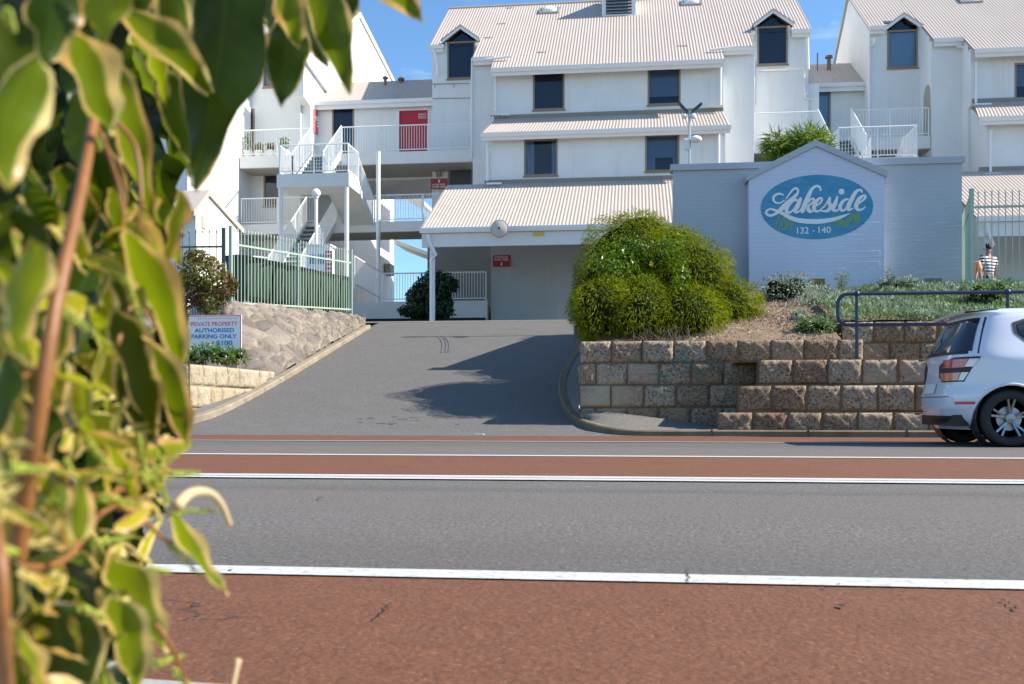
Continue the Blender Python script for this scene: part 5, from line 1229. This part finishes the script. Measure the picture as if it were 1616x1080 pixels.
def person(loc, label, shirt, h=1.72, turn=0):
    r = empty('person', loc, label, 'person', None); r.rotation_euler.z = turn; k_ = h/1.72
    pts = [(0,0,.95),(0,0,1.12),(0,0,1.32),(0,.0,1.46),(0,-.01,1.56),(0,-.015,1.65)]; e = [(0,1),(1,2),(2,3),(3,4),(4,5)]; rd = [(.15,.10),(.135,.095),(.17,.11),(.06,.055),(.075,.085),(.078,.095)]
    for s_ in (-1,1):
        b = len(pts); pts += [(s_*.19,0,1.41),(s_*.24,.02,1.14),(s_*.25,-.06,.90),(s_*.25,-.09,.82)]; e += [(2,b),(b,b+1),(b+1,b+2),(b+2,b+3)]; rd += [.06,.048,.034,.026]
        b = len(pts); pts += [(s_*.10,0,.88),(s_*.11,-.02,.50),(s_*.11,.03,.10),(s_*.11,-.12,.045)]; e += [(0,b),(b,b+1),(b+1,b+2),(b+2,b+3)]; rd += [.095,.07,.045,.038]
    pts = [tuple(c2*k_ for c2 in p) for p in pts]
    body = skin_mesh('body', pts, e, rd, 'skin', r)
    t = [(0,0,.93),(0,0,1.12),(0,0,1.33),(0,0,1.44)]; te = [(0,1),(1,2),(2,3)]; tr2 = [(.175,.13),(.165,.125),(.195,.135),(.09,.08)]
    for s_ in (-1,1): b = len(t); t += [(s_*.20,0,1.41),(s_*.245,.02,1.20)]; te += [(2,b),(b,b+1)]; tr2 += [.085,.07]
    skin_mesh('shirt', [tuple(c2*k_ for c2 in p) for p in t], te, tr2, shirt, r)
    t = [(0,0,.96)]; te = []; tr2 = [(.17,.125)]
    for s_ in (-1,1): b = len(t); t += [(s_*.10,0,.86),(s_*.11,-.02,.50),(s_*.11,.03,.14)]; te += [(0,b),(b,b+1),(b+1,b+2)]; tr2 += [.115,.085,.065]
    skin_mesh('trousers', [tuple(c2*k_ for c2 in p) for p in t], te, tr2, 'denim', r)
    m = MB()
    for i in range(16):
        a = rg.uniform(0,6.28); rr_ = rg.uniform(.02,.07); m.add(*sph((rr_*math.cos(a)*k_, (.01+rr_*math.sin(a))*k_, (1.68+rg.uniform(-.03,.05))*k_), .045, 7, 5))
    o = m.build('hair', M['hair'], None, smooth='all'); o.parent = r
    m = MB(); m.add(*sph((0,-.115*k_,1.62*k_), .014, 6, 5, (1,1,1.5))); o = m.build('nose', M['skin'], None, smooth='all'); o.parent = body
    m = MB(); [m.add(*sph((s_*.033*k_,-.098*k_,1.645*k_), .010, 6, 5)) for s_ in (-1,1)]; o = m.build('eyes', M['hair'], None, smooth='all'); o.parent = body
    m = MB(); [m.add(*sph((s_*.083*k_,-.01,1.63*k_), .022, 6, 5, (.4,1,1.4))) for s_ in (-1,1)]; o = m.build('ears', M['skin'], None, smooth='all'); o.parent = body
    m = MB()
    for s_ in (-1,1):
        for j in range(5):
            x = s_*.25*k_+(j-2)*.016; m.tube([(x,-.10*k_,.81*k_),(x*1.0,-.115*k_,.76*k_),(x,-.11*k_,.73*k_+abs(j-2)*.008)], [.010,.009,.006], 5)
    o = m.build('fingers', M['skin'], None, smooth='all'); o.parent = body
    return r
a = P(1559,386,26); person((a.x,26,a.z-1.74), 'person in black and white striped shirt seen from behind beyond the green fence', 'stripe', turn=PI+.5)
a = P(1531,396,25.2); person((a.x,25.2,a.z-1.66), 'person in an orange top mostly hidden behind the green fence post', 'orange', 1.64, turn=PI*.8)
# ================================================================== CAR
k = N('car_white_paint'); M['carpaint'] = k.bsdf((.66,.69,.76), .25, 0, None, .5, 1.0)
k = N('car_glass'); M['carglass'] = k.bsdf((.012,.015,.02), .04, 0, None, .9)
M['tail_r'] = plain('tail_lamp_red', (.55,.02,.05), .15, coat=1); M['tail_w'] = plain('tail_lamp_clear', (.75,.72,.75), .12, coat=1); M['alloy'] = plain('alloy_rim', (.26,.28,.32), .25, .85); M['amber'] = plain('tail_lamp_amber', (.7,.22,.12), .15, coat=1)
M['tyre'] = plain('tyre_rubber', (.016,.016,.017), .75); M['plastic'] = plain('black_trim', (.018,.018,.02), .5); M['plate'] = plain('number_plate', (.7,.7,.65), .5)
LEN = 3.95; XO = fx(1458, 11.35)+.20; YO = 11.87
wz = ([.18,.30,.45,.62,.80,.95,1.02,1.15,1.30,1.40,1.46,1.50,1.515,1.52], [.78,.825,.845,.85,.845,.83,.80,.745,.685,.64,.60,.50,.30,.0])
def hw(z): return float(np.interp(z, *wz))
def xrr(z): return float(np.interp(z, [.18,.30,.42,.55,.66,.80,.95,1.05,1.20,1.35,1.42,1.46,1.52], [.16,.05,.0,.0,.03,.04,.055,.09,.17,.26,.30,.22,.60]))
def xff(z): return float(np.interp(z, [.18,.30,.50,.62,.72,.82,.92,1.00,1.10,1.25,1.40,1.48,1.52], [3.80,3.93,3.95,3.93,3.86,3.70,3.35,3.02,2.86,2.60,2.30,2.0,1.55]))
def ev(s): return max(0.0, 1-abs(2*s-1)**9)**(1/2.6)
def S(s, z, sg): return Vector((xrr(z)+(xff(z)-xrr(z))*s, sg*hw(z)*ev(s), z))
def sx(x, z): return (x-xrr(z))/(xff(z)-xrr(z))
car = empty('hatchback_car', (XO, YO, 0), 'white five door hatchback leaving the frame at the right edge of the road', 'car')
def wc(v): return Vector((XO+v[0], YO+v[1], v[2]))
WX = (.60, 3.06); WR = .355
ss = [.5-.5*math.cos(PI*i/150) for i in range(151)]
zz = list(np.linspace(.18,1.40,46))+list(np.linspace(1.41,1.52,12))
m = MB()
for sg in (-1, 1):
    b = len(m.v); ok = []
    for z in zz:
        for s in ss: v_ = S(s, z, sg); m.v.append(tuple(wc(v_)))
    n = len(ss)
    for i in range(len(zz)-1):
        for j in range(n-1):
            q = [b+i*n+j, b+i*n+j+1, b+(i+1)*n+j+1, b+(i+1)*n+j]
            cx_ = sum(m.v[k_][0] for k_ in q)/4-XO; cz = sum(m.v[k_][2] for k_ in q)/4; cy = abs(sum(m.v[k_][1] for k_ in q)/4-YO)
            if cy > .45 and any((cx_-w)**2+(cz-.31)**2 < WR**2 for w in WX): continue
            m.f.append(tuple(q if sg < 0 else q[::-1]))
body = m.build('body', M['carpaint'], car, smooth='all')
m = MB(); m.box(XO+.25,XO+3.7,YO-.60,YO+.60,.20,.62).box(XO+.1,XO+.32,YO-.62,YO+.62,.22,.34)
for w in WX: m.tube([wc((w,-.80,.31)), wc((w,-.55,.31))], WR-.008, 28, caps=False).tube([wc((w,.80,.31)), wc((w,.55,.31))], WR-.008, 28, caps=False)
m.build('underbody', M['plastic'], car)
m = MB()
for w in WX:
    for sg in (-1,1):
        pts = []
        for i in range(33):
            a = -.25+(PI+.5)*i/32; z = .31+(WR+.004)*math.sin(a); x = w+(WR+.004)*math.cos(a)
            if z < .185: continue
            pts.append(wc((x, sg*(hw(z)*ev(min(.999,max(.001,sx(x,z))))+.0), z)))
        m.tube(pts, .016, 6)
m.build('wheel_arch', M['carpaint'], car, smooth='all')
def patch(name, mat, polyxz, sg, off=.005, parent=car, nx=14, nz=10):
    """surface patch on the body side bounded by lower/upper polylines in (x,z): polyxz = list of (z, x0, x1)"""
    m = MB(); rows = []
    zs2 = np.linspace(polyxz[0][0], polyxz[-1][0], nz)
    for z in zs2:
        x0 = float(np.interp(z, [p[0] for p in polyxz], [p[1] for p in polyxz])); x1 = float(np.interp(z, [p[0] for p in polyxz], [p[2] for p in polyxz]))
        row = []
        for i in range(nx):
            x = x0+(x1-x0)*i/(nx-1); s = min(.9999, max(.0001, sx(x, z))); v_ = S(s, z, sg)
            dn = 1.0 if s > .03 else s/.03
            row.append(wc((v_.x-off*(1-dn), v_.y+sg*off, z)))
        rows.append(row)
    m.grid(rows); return m.build(name, M[mat], parent, smooth='all')
for sg in (-1, 1):
    w = patch('window', 'plastic', [(1.015,1.00,1.30),(1.10,.78,1.32),(1.22,.66,1.33),(1.335,.66,1.36),(1.37,.78,1.36)], sg, .005)
    patch('pane', 'carglass', [(1.04,1.02,1.27),(1.11,.83,1.285),(1.22,.71,1.30),(1.32,.71,1.32),(1.352,.80,1.33)], sg, .009, w)
    w = patch('window', 'plastic', [(1.0,1.40,2.00),(1.40,1.42,1.96)], sg, .005); patch('pane', 'carglass', [(1.02,1.43,1.97),(1.38,1.45,1.93)], sg, .009, w)
    w = patch('window', 'plastic', [(.99,2.05,2.95),(1.40,2.03,2.25)], sg, .005); patch('pane', 'carglass', [(1.01,2.08,2.90),(1.38,2.06,2.24)], sg, .009, w)
    tl = patch('tail_light', 'plastic', [(.70,.05,.175),(.76,.045,.20),(.90,.055,.265),(.955,.09,.315),(.968,.12,.315)], sg, .007)
    patch('red_lens', 'tail_r', [(.855,.06,.175),(.945,.07,.21)], sg, .012, tl); patch('clear_lens', 'tail_w', [(.86,.18,.245),(.945,.215,.30)], sg, .012, tl); patch('lower_lens', 'amber', [(.715,.05,.13),(.80,.05,.15)], sg, .012, tl); patch('clear_lens', 'tail_w', [(.715,.135,.17),(.80,.155,.21)], sg, .012, tl)
    patch('bumper_reflector', 'tail_r', [(.455,.10,.26),(.485,.10,.26)], sg, .006)
    patch('side_lamp', 'tail_w', [(.905,.86,1.0),(.925,.86,1.0)], sg, .004) if False else None
    for (x_, z0_, z1_) in ((1.37,.34,1.0),(2.02,.34,1.0)): patch('door_gap', 'plastic', [(z0_,x_,x_+.008),(z1_,x_-.0,x_+.008)], sg, .003, nx=2)
    patch('sill', 'plastic', [(.185,1.05,2.72),(.235,1.05,2.72)], sg, .004)
    patch('door_handle', 'carpaint', [(.90,1.46,1.62),(.925,1.46,1.62)], sg, .035, nx=3, nz=3); patch('door_handle', 'carpaint', [(.90,2.10,2.26),(.925,2.10,2.26)], sg, .035, nx=3, nz=3)
    patch('headlight', 'tail_w', [(.64,3.62,3.90),(.76,3.45,3.80)], sg, .006)
def rear(name, mat, zs_, ys_, off=.006, parent=car, front=False):
    m = MB(); rows = []
    for z in np.linspace(*zs_, 10):
        row = []
        w0 = float(np.interp(z, zs_, ys_)) if not isinstance(ys_, float) else ys_
        for i in range(17):
            y = -w0+2*w0*i/16; e = min(.9999, abs(y)/hw(z)); q = (1-e**2.6)**(1/9); s = (1-q)/2
            if front: s = 1-s
            v_ = S(s, z, 1); row.append(wc((v_.x+(off if front else -off), y, z)))
        rows.append(row)
    m.grid(rows); return m.build(name, M[mat], parent, smooth='all')
rw = rear('rear_window', 'plastic', (1.0,1.40), (.74,.58)); rear('pane', 'carglass', (1.03,1.37), (.69,.545), .010, rw)
rear('number_plate', 'plate', (.58,.69), (.19,.19), .012); rear('bumper_insert', 'plastic', (.24,.33), (.55,.6), .006); rear('hatch_seam', 'plastic', (.535,.543), (.5,.5), .004)
ws = rear('windscreen', 'plastic', (1.02,1.44), (.74,.55), .005, front=True); rear('pane', 'carglass', (1.05,1.42), (.70,.52), .009, ws, front=True)
rear('grille', 'plastic', (.34,.55), (.4,.45), .008, front=True)
m = MB(); m.grid([[wc((.24+.02*abs(y)*abs(y),y,1.455-.03*abs(y))) for y in np.linspace(-.56,.56,9)], [wc((.20,y,1.475-.05*y*y)) for y in np.linspace(-.56,.56,9)], [wc((.60,y,1.515-.06*y*y)) for y in np.linspace(-.52,.52,9)]]); m.build('spoiler', M['carpaint'], car, smooth='all')
m = MB()
for sg in (-1,1): m.add(*sph(tuple(wc((2.72, sg*.93, 1.02))), .1, 10, 8, (.7,1,.75)))
m.build('door_mirror', M['carpaint'], car, smooth='all')
def wheel(x, sg):
    y0 = sg*.655; R = .305; yo = sg*.83
    m = MB(); c_ = wc((x, 0, R))
    pr_ = [(.205,y0),(.27,y0-sg*.0),(.295,y0+sg*.02),(R,y0+sg*.05),(R,yo-sg*.05),(.295,yo-sg*.015),(.27,yo),(.225,yo+sg*.0),(.205,yo-sg*.02)]
    b = []
    for r_, y in pr_: b.append([(c_.x+r_*math.cos(a), YO+y, c_.z+r_*math.sin(a)) for a in [2*PI*i/40 for i in range(40)]])
    m.grid(b, closed=True); w = m.build('wheel', M['tyre'], car, smooth='all')
    m = MB(); b = []
    for r_, y in ((.212,yo-sg*.03),(.222,yo-sg*.004),(.216,yo-sg*.012),(.200,yo-sg*.035),(.196,y0+sg*.04)): b.append([(c_.x+r_*math.cos(a), YO+y, c_.z+r_*math.sin(a)) for a in [2*PI*i/40 for i in range(40)]])
    m.grid(b, closed=True)
    for i in range(5):
        for dlt in (-.17,.17):
            a = 2*PI*i/5+.3; p = Vector((c_.x+.045*math.cos(a), YO+yo-sg*.05, c_.z+.045*math.sin(a))); q = Vector((c_.x+.208*math.cos(a+dlt), YO+yo-sg*.018, c_.z+.208*math.sin(a+dlt)))
            m.obox(p, q, .022, .028, Vector((0,1,0)))
    m.lathe([(.001,YO+yo-sg*.02),(.05,YO+yo-sg*.025),(.055,YO+yo-sg*.06)], 16, (c_.x,0,c_.z), axis='y'); m.build('rim', M['alloy'], w, smooth=True)
    MB().lathe([(.001,YO+yo-sg*.075),(.13,YO+yo-sg*.075),(.13,YO+yo-sg*.09)], 20, (c_.x,0,c_.z), axis='y').build('brake_disc', M['galv'], w)
    MB().lathe([(.001,YO+yo-sg*.10),(.20,YO+yo-sg*.10)], 20, (c_.x,0,c_.z), axis='y').build('wheel_back', M['plastic'], w)
for x in WX:
    for sg in (-1,1): wheel(x, sg)

# ================================================================== FOREGROUND CLIMBING SHRUB
def leafmat_var():
    k = N('variegated_leaf'); a = k.attr()            # r = across (0 centre..1 edge), g = along, b = tone
    nz = k.noise(k.geo(), 70, 4, .6); nz2 = k.noise(k.geo(), 22, 3, .6)
    al = k.n('ShaderNodeAttribute'); al.attribute_name = 'data'; alpha = al.outputs['Alpha']
    e = k.math('ADD', a[0], k.math('MULTIPLY', k.math('SUBTRACT', nz2, .5), .85)); e = k.math('ADD', e, k.math('MULTIPLY', k.math('SUBTRACT', alpha, .5), .55))
    mask = k.ramp(e, [(.80, 0.0), (.90, 1.0)])
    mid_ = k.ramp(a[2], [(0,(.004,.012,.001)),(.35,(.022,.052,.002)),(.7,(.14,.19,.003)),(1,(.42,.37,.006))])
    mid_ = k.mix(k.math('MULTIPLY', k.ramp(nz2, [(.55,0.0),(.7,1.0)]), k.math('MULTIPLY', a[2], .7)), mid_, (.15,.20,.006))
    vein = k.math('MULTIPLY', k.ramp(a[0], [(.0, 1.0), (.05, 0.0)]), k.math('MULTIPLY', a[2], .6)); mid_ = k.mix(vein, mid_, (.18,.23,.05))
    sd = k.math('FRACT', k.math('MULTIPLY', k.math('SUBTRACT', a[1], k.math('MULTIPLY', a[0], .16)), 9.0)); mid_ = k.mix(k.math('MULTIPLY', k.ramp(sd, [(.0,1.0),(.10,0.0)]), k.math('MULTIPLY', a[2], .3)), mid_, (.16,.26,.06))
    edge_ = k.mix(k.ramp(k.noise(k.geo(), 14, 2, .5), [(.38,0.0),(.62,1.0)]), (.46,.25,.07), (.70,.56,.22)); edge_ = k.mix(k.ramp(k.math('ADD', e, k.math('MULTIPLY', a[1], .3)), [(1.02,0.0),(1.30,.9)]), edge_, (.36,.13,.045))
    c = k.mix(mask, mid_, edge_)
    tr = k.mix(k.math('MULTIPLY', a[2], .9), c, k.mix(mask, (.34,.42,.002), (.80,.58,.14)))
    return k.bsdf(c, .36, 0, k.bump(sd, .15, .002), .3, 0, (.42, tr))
M['varleaf'] = leafmat_var()
RR = random.Random(41)
def dm(px, t): return t if t > .625 else t*(.70+.52*min(1, max(0, px/400)))
def Wp(px, py, t): return W(px, py, dm(px, t))
right_v = Vector((CS, SN, 0)); fwd = Vector((-SN, CS, 0)); upv = Vector((0,0,1))
class Leaves:
    def __init__(s): s.V = []; s.F = []; s.C = []
    def leaf(s, b, t, w, tone=.4, cream=.5, tw=0.0, cup=.25, bow=.0, wav=.10, depth=.55, ddepth=0.0, nu=7, nv=12, curl=0.0):
        """b,t in photo pixels, w width in pixels; tw turns the blade about its midrib"""
        B = Wp(b[0], b[1], depth); T = Wp(t[0], t[1], depth+ddepth); d = T-B; L = d.length; d.normalize()
        side = d.cross(fwd).normalized(); nrm = side.cross(d).normalized()
        if nrm.dot(fwd) > 0: nrm = -nrm
        sd = side*math.cos(tw)+nrm*math.sin(tw); nn = nrm*math.cos(tw)-side*math.sin(tw); W_ = 1.2*w*dm((b[0]+t[0])/2, depth)/F; tw = (-1.0*abs(tw)-.35) if tone > .33 else (.8*abs(tw)+.1); base = len(s.V); ph = RR.uniform(0,6)
        for j in range(nv+1):
            v = j/nv; wd = W_/2*(math.sin(PI*min(1,v**.72))**.85)*(1-.25*v)+W_*.008
            if v > .86: wd *= .8
            c_ = B+d*(L*v)+side*(bow*L*math.sin(PI*v))+nn*(-curl*L*v*v)
            for i in range(nu):
                u = -1+2*i/(nu-1)
                p = c_+sd*(u*wd)+nn*(-cup*wd*abs(u)**1.5+wav*W_*math.sin(v*14+ph+u*2)*abs(u)**2)
                s.V.append(p); s.C.append((abs(u), v, tone, cream))
        for j in range(nv):
            for i in range(nu-1): q = base+j*nu+i; s.F.append((q, q+1, q+nu+1, q+nu))
    def build(s, name, par, mat='varleaf'):
        V = np.array([tuple(v) for v in s.V]); o = np_mesh(name, V, np.array(s.F), M[mat], par, col=np.array(s.C), smooth=True); return o
root = empty('climbing_shrub', tuple(W(60,1000,.62).xy)+(0.0,), 'close variegated green and cream leafed shrub hanging down the left edge', 'shrub')
LV = Leaves(); H = LV.leaf
# individually placed leaves: base, tip, width
H((362,-60),(306,300),125,.22,.25,.15,.2,depth=.50,bow=.02)
H((340,-30),(318,215),70,.12,.2,-.5,.2,depth=.56)
H((165,-60),(163,70),80,.75,.35,.1,.2,depth=.44)
H((118,45),(176,217),100,.45,.95,.35,.35,depth=.48,bow=-.04)
H((60,90),(14,304),96,.6,.75,-.2,.3,depth=.46,bow=-.10)
H((195,15),(341,160),62,.5,.95,.5,.3,depth=.50,bow=.03)
H((262,-30),(290,100),50,.5,.6,-.3,.3,depth=.52)
H((184,100),(244,352),58,.62,.7,.3,.3,depth=.50,bow=-.03)
H((235,70),(263,168),34,.8,.5,.5,.3,depth=.53)
H((262,110),(304,265),46,.42,.55,-.3,.3,depth=.55)
H((215,55),(243,110),60,.55,.9,.6,.3,depth=.6)
H((442,-40),(472,78),56,.72,.8,.3,.3,depth=.50)
H((457,20),(444,172),66,.28,.45,-.1,.2,depth=.53)
H((490,-50),(552,150),62,.45,.5,.25,.25,depth=.51,bow=.02)
H((455,-45),(520,110),54,.25,.7,-.5,.3,depth=.55)
H((545,-60),(530,72),56,.25,.4,.2,.2,depth=.56)
H((575,-50),(669,36),50,.5,1.0,.4,.3,depth=.50,bow=.05)
H((415,-60),(428,60),48,.3,.4,.4,.3,depth=.6)
H((55,380),(24,556),82,.78,.6,.2,.3,depth=.45,bow=-.04)
H((20,330),(60,470),70,.2,.3,-.4,.3,depth=.58)
H((182,485),(246,700),74,.38,.7,.35,.3,depth=.50)
H((196,360),(290,596),74,.62,.85,.3,.3,depth=.47,bow=.03)
H((215,330),(270,520),56,.85,.9,.7,.3,depth=.52)
H((226,530),(296,712),62,.4,.95,.3,.3,depth=.48,bow=.03)
H((196,560),(245,716),60,.2,.6,-.3,.3,depth=.52)
H((90,595),(184,622),30,.85,.4,.6,.3,depth=.47)
H((120,640),(150,720),28,.8,.4,.5,.3,depth=.5)
H((285,300),(262,420),44,.9,1.0,.5,.3,depth=.5)
H((90,742),(203,745),46,.7,.9,.6,.4,depth=.46,bow=-.16)
H((125,856),(128,746),42,.75,.9,.3,.3,depth=.46)
H((80,842),(-6,788),30,.8,1.0,.5,.3,depth=.47)
H((105,862),(42,864),38,.15,1.0,.3,.3,depth=.46)
H((272,808),(361,938),50,.72,.95,.5,.3,depth=.46,bow=-.05)
H((186,876),(264,1034),86,.55,.8,.3,.3,depth=.47,bow=-.05)
H((178,940),(214,1100),74,.65,.8,.25,.3,depth=.46,bow=.03)
H((85,955),(112,1130),122,.25,.45,-.2,.2,depth=.50)
H((20,985),(70,1100),60,.7,1.0,.4,.3,depth=.47)
H((170,700),(215,790),50,.75,.9,.5,.3,depth=.48)
H((10,880),(10,1010),60,.3,.5,.4,.3,depth=.5)
H((225,720),(310,700),34,.8,.9,.5,.3,depth=.5)
H((70,640),(40,760),70,.25,.5,.3,.3,depth=.52)
H((100,480),(60,620),60,.5,.8,.4,.3,depth=.5)
H((0,20),(30,170),90,.2,.3,.2,.3,depth=.5); H((90,-40),(70,110),80,.3,.4,-.3,.3,depth=.5); H((220,-60),(215,60),60,.4,.6,.3,.3,depth=.56)
H((10,560),(-8,700),60,.35,.5,.3,.3,depth=.48); H((150,230),(190,380),60,.25,.5,-.3,.3,depth=.58); H((100,260),(130,420),70,.3,.4,.3,.3,depth=.6)
def rlim(py): return float(np.interp(py, [-60,0,100,160,260,330,420,560,640,700,760,800,900,980,1100], [560,470,400,372,330,300,290,296,290,280,262,262,262,240,230]))
def fill(n, wr, lr, dr, tone, marg, ylo=-80, yhi=1120, ang0=1.45, angs=.5, cream=(.2,1)):
    for i in range(n):
        py = RR.uniform(ylo, yhi); px = RR.uniform(-60, max(0, rlim(py+60)-marg)); a = RR.gauss(ang0, angs); L = RR.uniform(*lr)
        H((px, py), (min(px+L*math.cos(a), rlim(py+L*math.sin(a))-4), py+L*math.sin(a)), RR.uniform(*wr), min(1, max(0, RR.gauss(*tone))), RR.uniform(*cream), RR.uniform(-.9,.9), RR.uniform(.1,.45), depth=RR.uniform(*dr), ddepth=RR.uniform(-.04,.06), bow=RR.uniform(-.06,.06), curl=RR.uniform(-.05,.12), nu=5, nv=8)
fill(330, (70,120), (90,190), (.85,1.3), (.06,.06), 95, cream=(-.6,-.2))  # back leaves coloured near-black to deepen the shade inside the shrub
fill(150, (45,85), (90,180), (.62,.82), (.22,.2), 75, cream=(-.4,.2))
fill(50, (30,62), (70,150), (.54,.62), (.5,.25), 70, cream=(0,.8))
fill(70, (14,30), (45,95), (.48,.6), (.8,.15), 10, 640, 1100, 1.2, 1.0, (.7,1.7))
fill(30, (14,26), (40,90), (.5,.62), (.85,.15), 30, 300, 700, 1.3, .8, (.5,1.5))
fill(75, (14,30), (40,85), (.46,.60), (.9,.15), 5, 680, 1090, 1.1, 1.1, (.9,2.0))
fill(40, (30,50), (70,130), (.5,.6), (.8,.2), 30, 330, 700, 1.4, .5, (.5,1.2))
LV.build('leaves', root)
M['stem_b'] = plain('reddish_brown_stem', (.22,.085,.02), .5, var=.45, scale=60, bump=.3); M['catkin'] = plain('yellow_green_catkin', (.27,.31,.025), .6, var=.4, scale=200); M['drycurl'] = plain('dry_cream_leaf', (.48,.36,.20), .7, var=.15, scale=80); M['stem_g'] = plain('green_stem', (.22,.30,.05), .5)
def stem(pts, r0, r1, mat='stem_b', name='stem', n=8):
    q = cr([Wp(*p) for p in pts], 5); rs = list(np.linspace(r0, r1, len(q))); return MB().tube(q, rs, n).build(name, M[mat], root, smooth='all')
stem([(-10,1200,.60),(12,1000,.55),(40,780,.50),(62,650,.47),(88,480,.46),(128,300,.48),(150,180,.52)], .0042, .0022)
stem([(40,1300,.6),(8,1060,.48),(2,900,.46),(-20,780,.5)], .003, .002)
stem([(20,895,.52),(100,885,.5),(180,800,.49),(270,860,.47)], .0016, .0010); stem([(185,545,.5),(215,480,.5),(270,560,.48),(290,660,.47)], .0012, .0008)
stem([(180,190,.5),(215,235,.49),(222,330,.48),(205,400,.5)], .0013, .0008); stem([(160,210,.5),(190,300,.49),(195,340,.48)], .0011, .0007)
stem([(245,985,.46),(275,1030,.45),(300,1100,.45)], .0012, .0009); stem([(365,1095,.46),(376,1040,.46)], .0012, .002, 'pinkbud' if 'pinkbud' in M else 'drycurl')
stem([(278,800,.46),(300,779,.46),(330,778,.46),(350,798,.46),(363,830,.46)], .0030, .0014, 'drycurl', 'dry_leaf'); stem([(40,690,.5),(130,780,.48),(200,770,.48)], .001, .001); stem([(0,610,.5),(60,590,.48),(140,610,.5)], .001,.0008)
def catkin(a, b, dp=.47, r=.0022):
    A, B = Wp(a[0],a[1],dp), Wp(b[0],b[1],dp); m = MB(); n = 26
    for i in range(n):
        p = A.lerp(B, i/(n-1)); f = r*(1-.5*i/n)
        for k_ in range(3): ang = RR.uniform(0,6.28); m.add(*sph(tuple(p+Vector((math.cos(ang),0,math.sin(ang)))*f*.7), f*.42, 5, 4))
    m.build('catkin', M['catkin'], root, smooth='all')
for a, b in (((92,485),(172,545)),((197,442),(225,512)),((15,738),(75,742)),((262,808),(345,806)),((160,785),(225,800)),((225,760),(300,700)),((150,860),(205,848)),((230,900),(270,902)),((270,860),(318,912)),((130,962),(165,975)),((0,868),(28,872)),((200,745),(270,755)),((270,750),(315,746)),((140,700),(190,760)),((240,1050),(290,1035)),((275,1060),(300,1082)),((100,730),(150,800)),((215,690),(235,770)),((10,20),(22,48)),((250,720),(262,800))): catkin(a, b)
for i in range(16):
    py = RR.uniform(690,1080); px = RR.uniform(0,260); a = RR.uniform(-.6,2.2); L = RR.uniform(25,60); catkin((px,py),(px+L*math.cos(a),py+L*math.sin(a)), RR.uniform(.47,.58), .0018)
